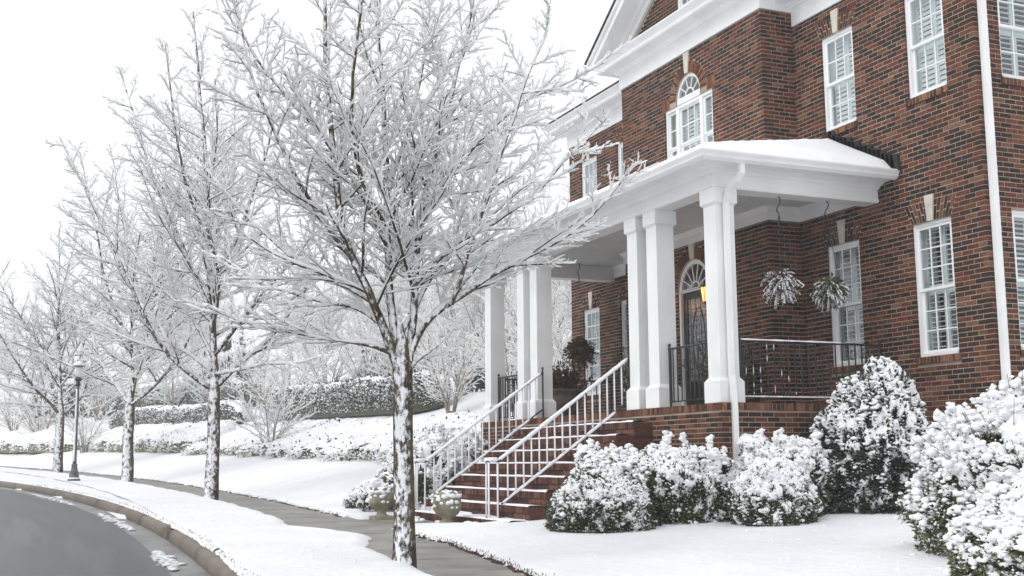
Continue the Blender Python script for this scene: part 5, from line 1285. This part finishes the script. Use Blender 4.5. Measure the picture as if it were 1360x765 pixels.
def lantern(x, y, z, label):
    r = tag(empty('wall_lantern', (x, y, z)), label, 'lantern', 'lit wall lanterns at the front door')
    m = MB(); m.box(x-.05, x+.05, BY-.025, BY-.006, z-.10, z+.14); m.tube([(x, BY-.02, z+.06), (x, BY-.10, z+.16), (x, y, z+.22), (x, y, z+.17)], .010, 6); m.build('bracket', 'iron', r)
    m = MB()
    m.lathe([(.0, z+.20), (.06, z+.16), (.115, z+.125), (.115, z+.115)], 6, (x, y)); m.lathe([(.07, z-.125), (.05, z-.15), (.01, z-.18)], 6, (x, y))
    for k in range(6):
        a = 2*math.pi*k/6; m.tube([(x+.068*math.cos(a), y+.068*math.sin(a), z-.125), (x+.10*math.cos(a), y+.10*math.sin(a), z+.12)], .006, 4)
    m.build('cage', 'iron', r)
    m = MB(); m.lathe([(.060, z-.12), (.092, z+.115)], 6, (x, y)); m.build('glass', 'lantern_glow', r)
    l = bpy.data.lights.new('lantern_bulb', 'POINT'); l.energy = 1.4; l.color = (1, .62, .25); l.shadow_soft_size = .05
    lo = bpy.data.objects.new('lantern_bulb', l); COL.objects.link(lo); lo.location = (x, y-.16, z); lo.parent = r; lo.matrix_parent_inverse = WM[r.name].inverted()
lantern(-5.37, -.86, 3.74, 'lit amber wall lantern right of the front door')
lantern(-6.95, -.86, 3.74, 'lit amber wall lantern left of the front door')

# ------------------------------------------------------------------ snow scraps on road and landing
rng = np.random.default_rng(91); Cs = []; rs = []
for x0, x1, off, nn in ((-4.6, -2.2, -.34, 170), (-13.5, -8.5, -.30, 170), (-24, -17, -.35, 160)):
    for i in range(nn):
        x = rng.uniform(x0, x1); f = (x-x0)/(x1-x0); wdt = .05*math.sin(math.pi*f)+.012
        y = float(Yc(x)+tk(x))+off+rng.normal()*wdt; Cs.append((x, y, float(zbase(x))-.142)); rs.append(rng.uniform(.02, .06))
V, F = blobs(np.array(Cs), np.array(rs), rng, ICO1, .25)
tag(link('slush', mesh_np('slush', V, [F], True), 'slush'), 'strips of grey slush along the gutter', 'slush', kind='stuff')
Cs = np.array([(-7.3, -5.36, .07), (-7.0, -5.42, .065), (-6.85, -5.38, .065), (-5.9, -5.45, .06), (-6.75, -5.5, .06), (-5.0, -5.32, .07), (-4.8, -5.28, .07), (-4.9, -5.4, .07), (-7.32, -5.30, .075)])
V, F = blobs(Cs, np.array([.06, .035, .045, .05, .03, .08, .07, .05, .04]), rng, ICO2, .8)
tag(link('snow_lumps', mesh_np('snow_lumps', V, [F], True), 'snow'), 'small fallen lumps of snow at the foot of the steps', 'snow', kind='stuff')

# wet grass tips and dead leaves showing where the snow thins beside kerb and paving
rng = np.random.default_rng(95); C = []; n = 1300
xx = 5-rng.random(n)**1.5*32; C.append(np.stack([xx, Yc(xx)+tk(xx)+.165+rng.normal(size=n)*.03, zbase(xx)+rng.uniform(-.005, .04, n)], 1))
n = 800; xx = 4-rng.random(n)*7.8; C.append(np.stack([xx, Yc(xx)+edge_lawn(xx)+rng.normal(size=n)*.035, zbase(xx)+rng.uniform(0, .04, n)], 1))
n = 600; xx = -8.5-rng.random(n)**1.5*26; C.append(np.stack([xx, Yc(xx)+edge_lawn(xx)+rng.normal(size=n)*.03, zbase(xx)+rng.uniform(0, .04, n)], 1))
C = np.concatenate(C); D = np.tile([0, 0, 1.], (len(C), 1)); V, F = leaves(C, .034, rng, D, .22)
tag(link('grass_tips', mesh_np('grass_tips', V, [F], False), 'leaf_brown'), 'brown grass tips poking out along the snow edges', 'grass', kind='stuff')
n = 420; xx = rng.uniform(-12, 5, n); tt = np.where(rng.random(n) < .35, rng.uniform(-1.5, -.1, n), rng.uniform(1.4, 5.5, n)); yy = Yc(xx)+tt; sz = rng.uniform(.008, .028, n)
zz = snow_z(xx, yy, tt); ok = snow_dist(xx, yy, tt) > .05
V, F = blobs(np.stack([xx, yy, zz], 1)[ok], sz[ok], rng, ICO1, .6)
tag(link('snow_crumbs', mesh_np('snow_crumbs', V, [F], True), 'snow'), 'crumbs of snow fallen from the branches onto lawn and verge', 'snow', kind='stuff')

# ------------------------------------------------------------------ air: fine falling snow veils the distance
mb = MB(); mb.box(-171, 51, -140, 77, -2.2, 19.5)
S.cycles.volume_bounces = 4
HZ = bpy.data.materials.new('haze'); HZ.use_nodes = True; nt = HZ.node_tree; nt.nodes.remove(nt.nodes['Principled BSDF'])
pv = nt.nodes.new('ShaderNodeVolumePrincipled'); pv.inputs['Color'].default_value = (.97, .98, 1, 1); pv.inputs['Density'].default_value = .0014
nt.links.new(pv.outputs[0], nt.nodes['Material Output'].inputs['Volume']); MAT['haze'] = HZ
hz = mb.build('haze', 'haze'); tag(hz, kind='stuff')
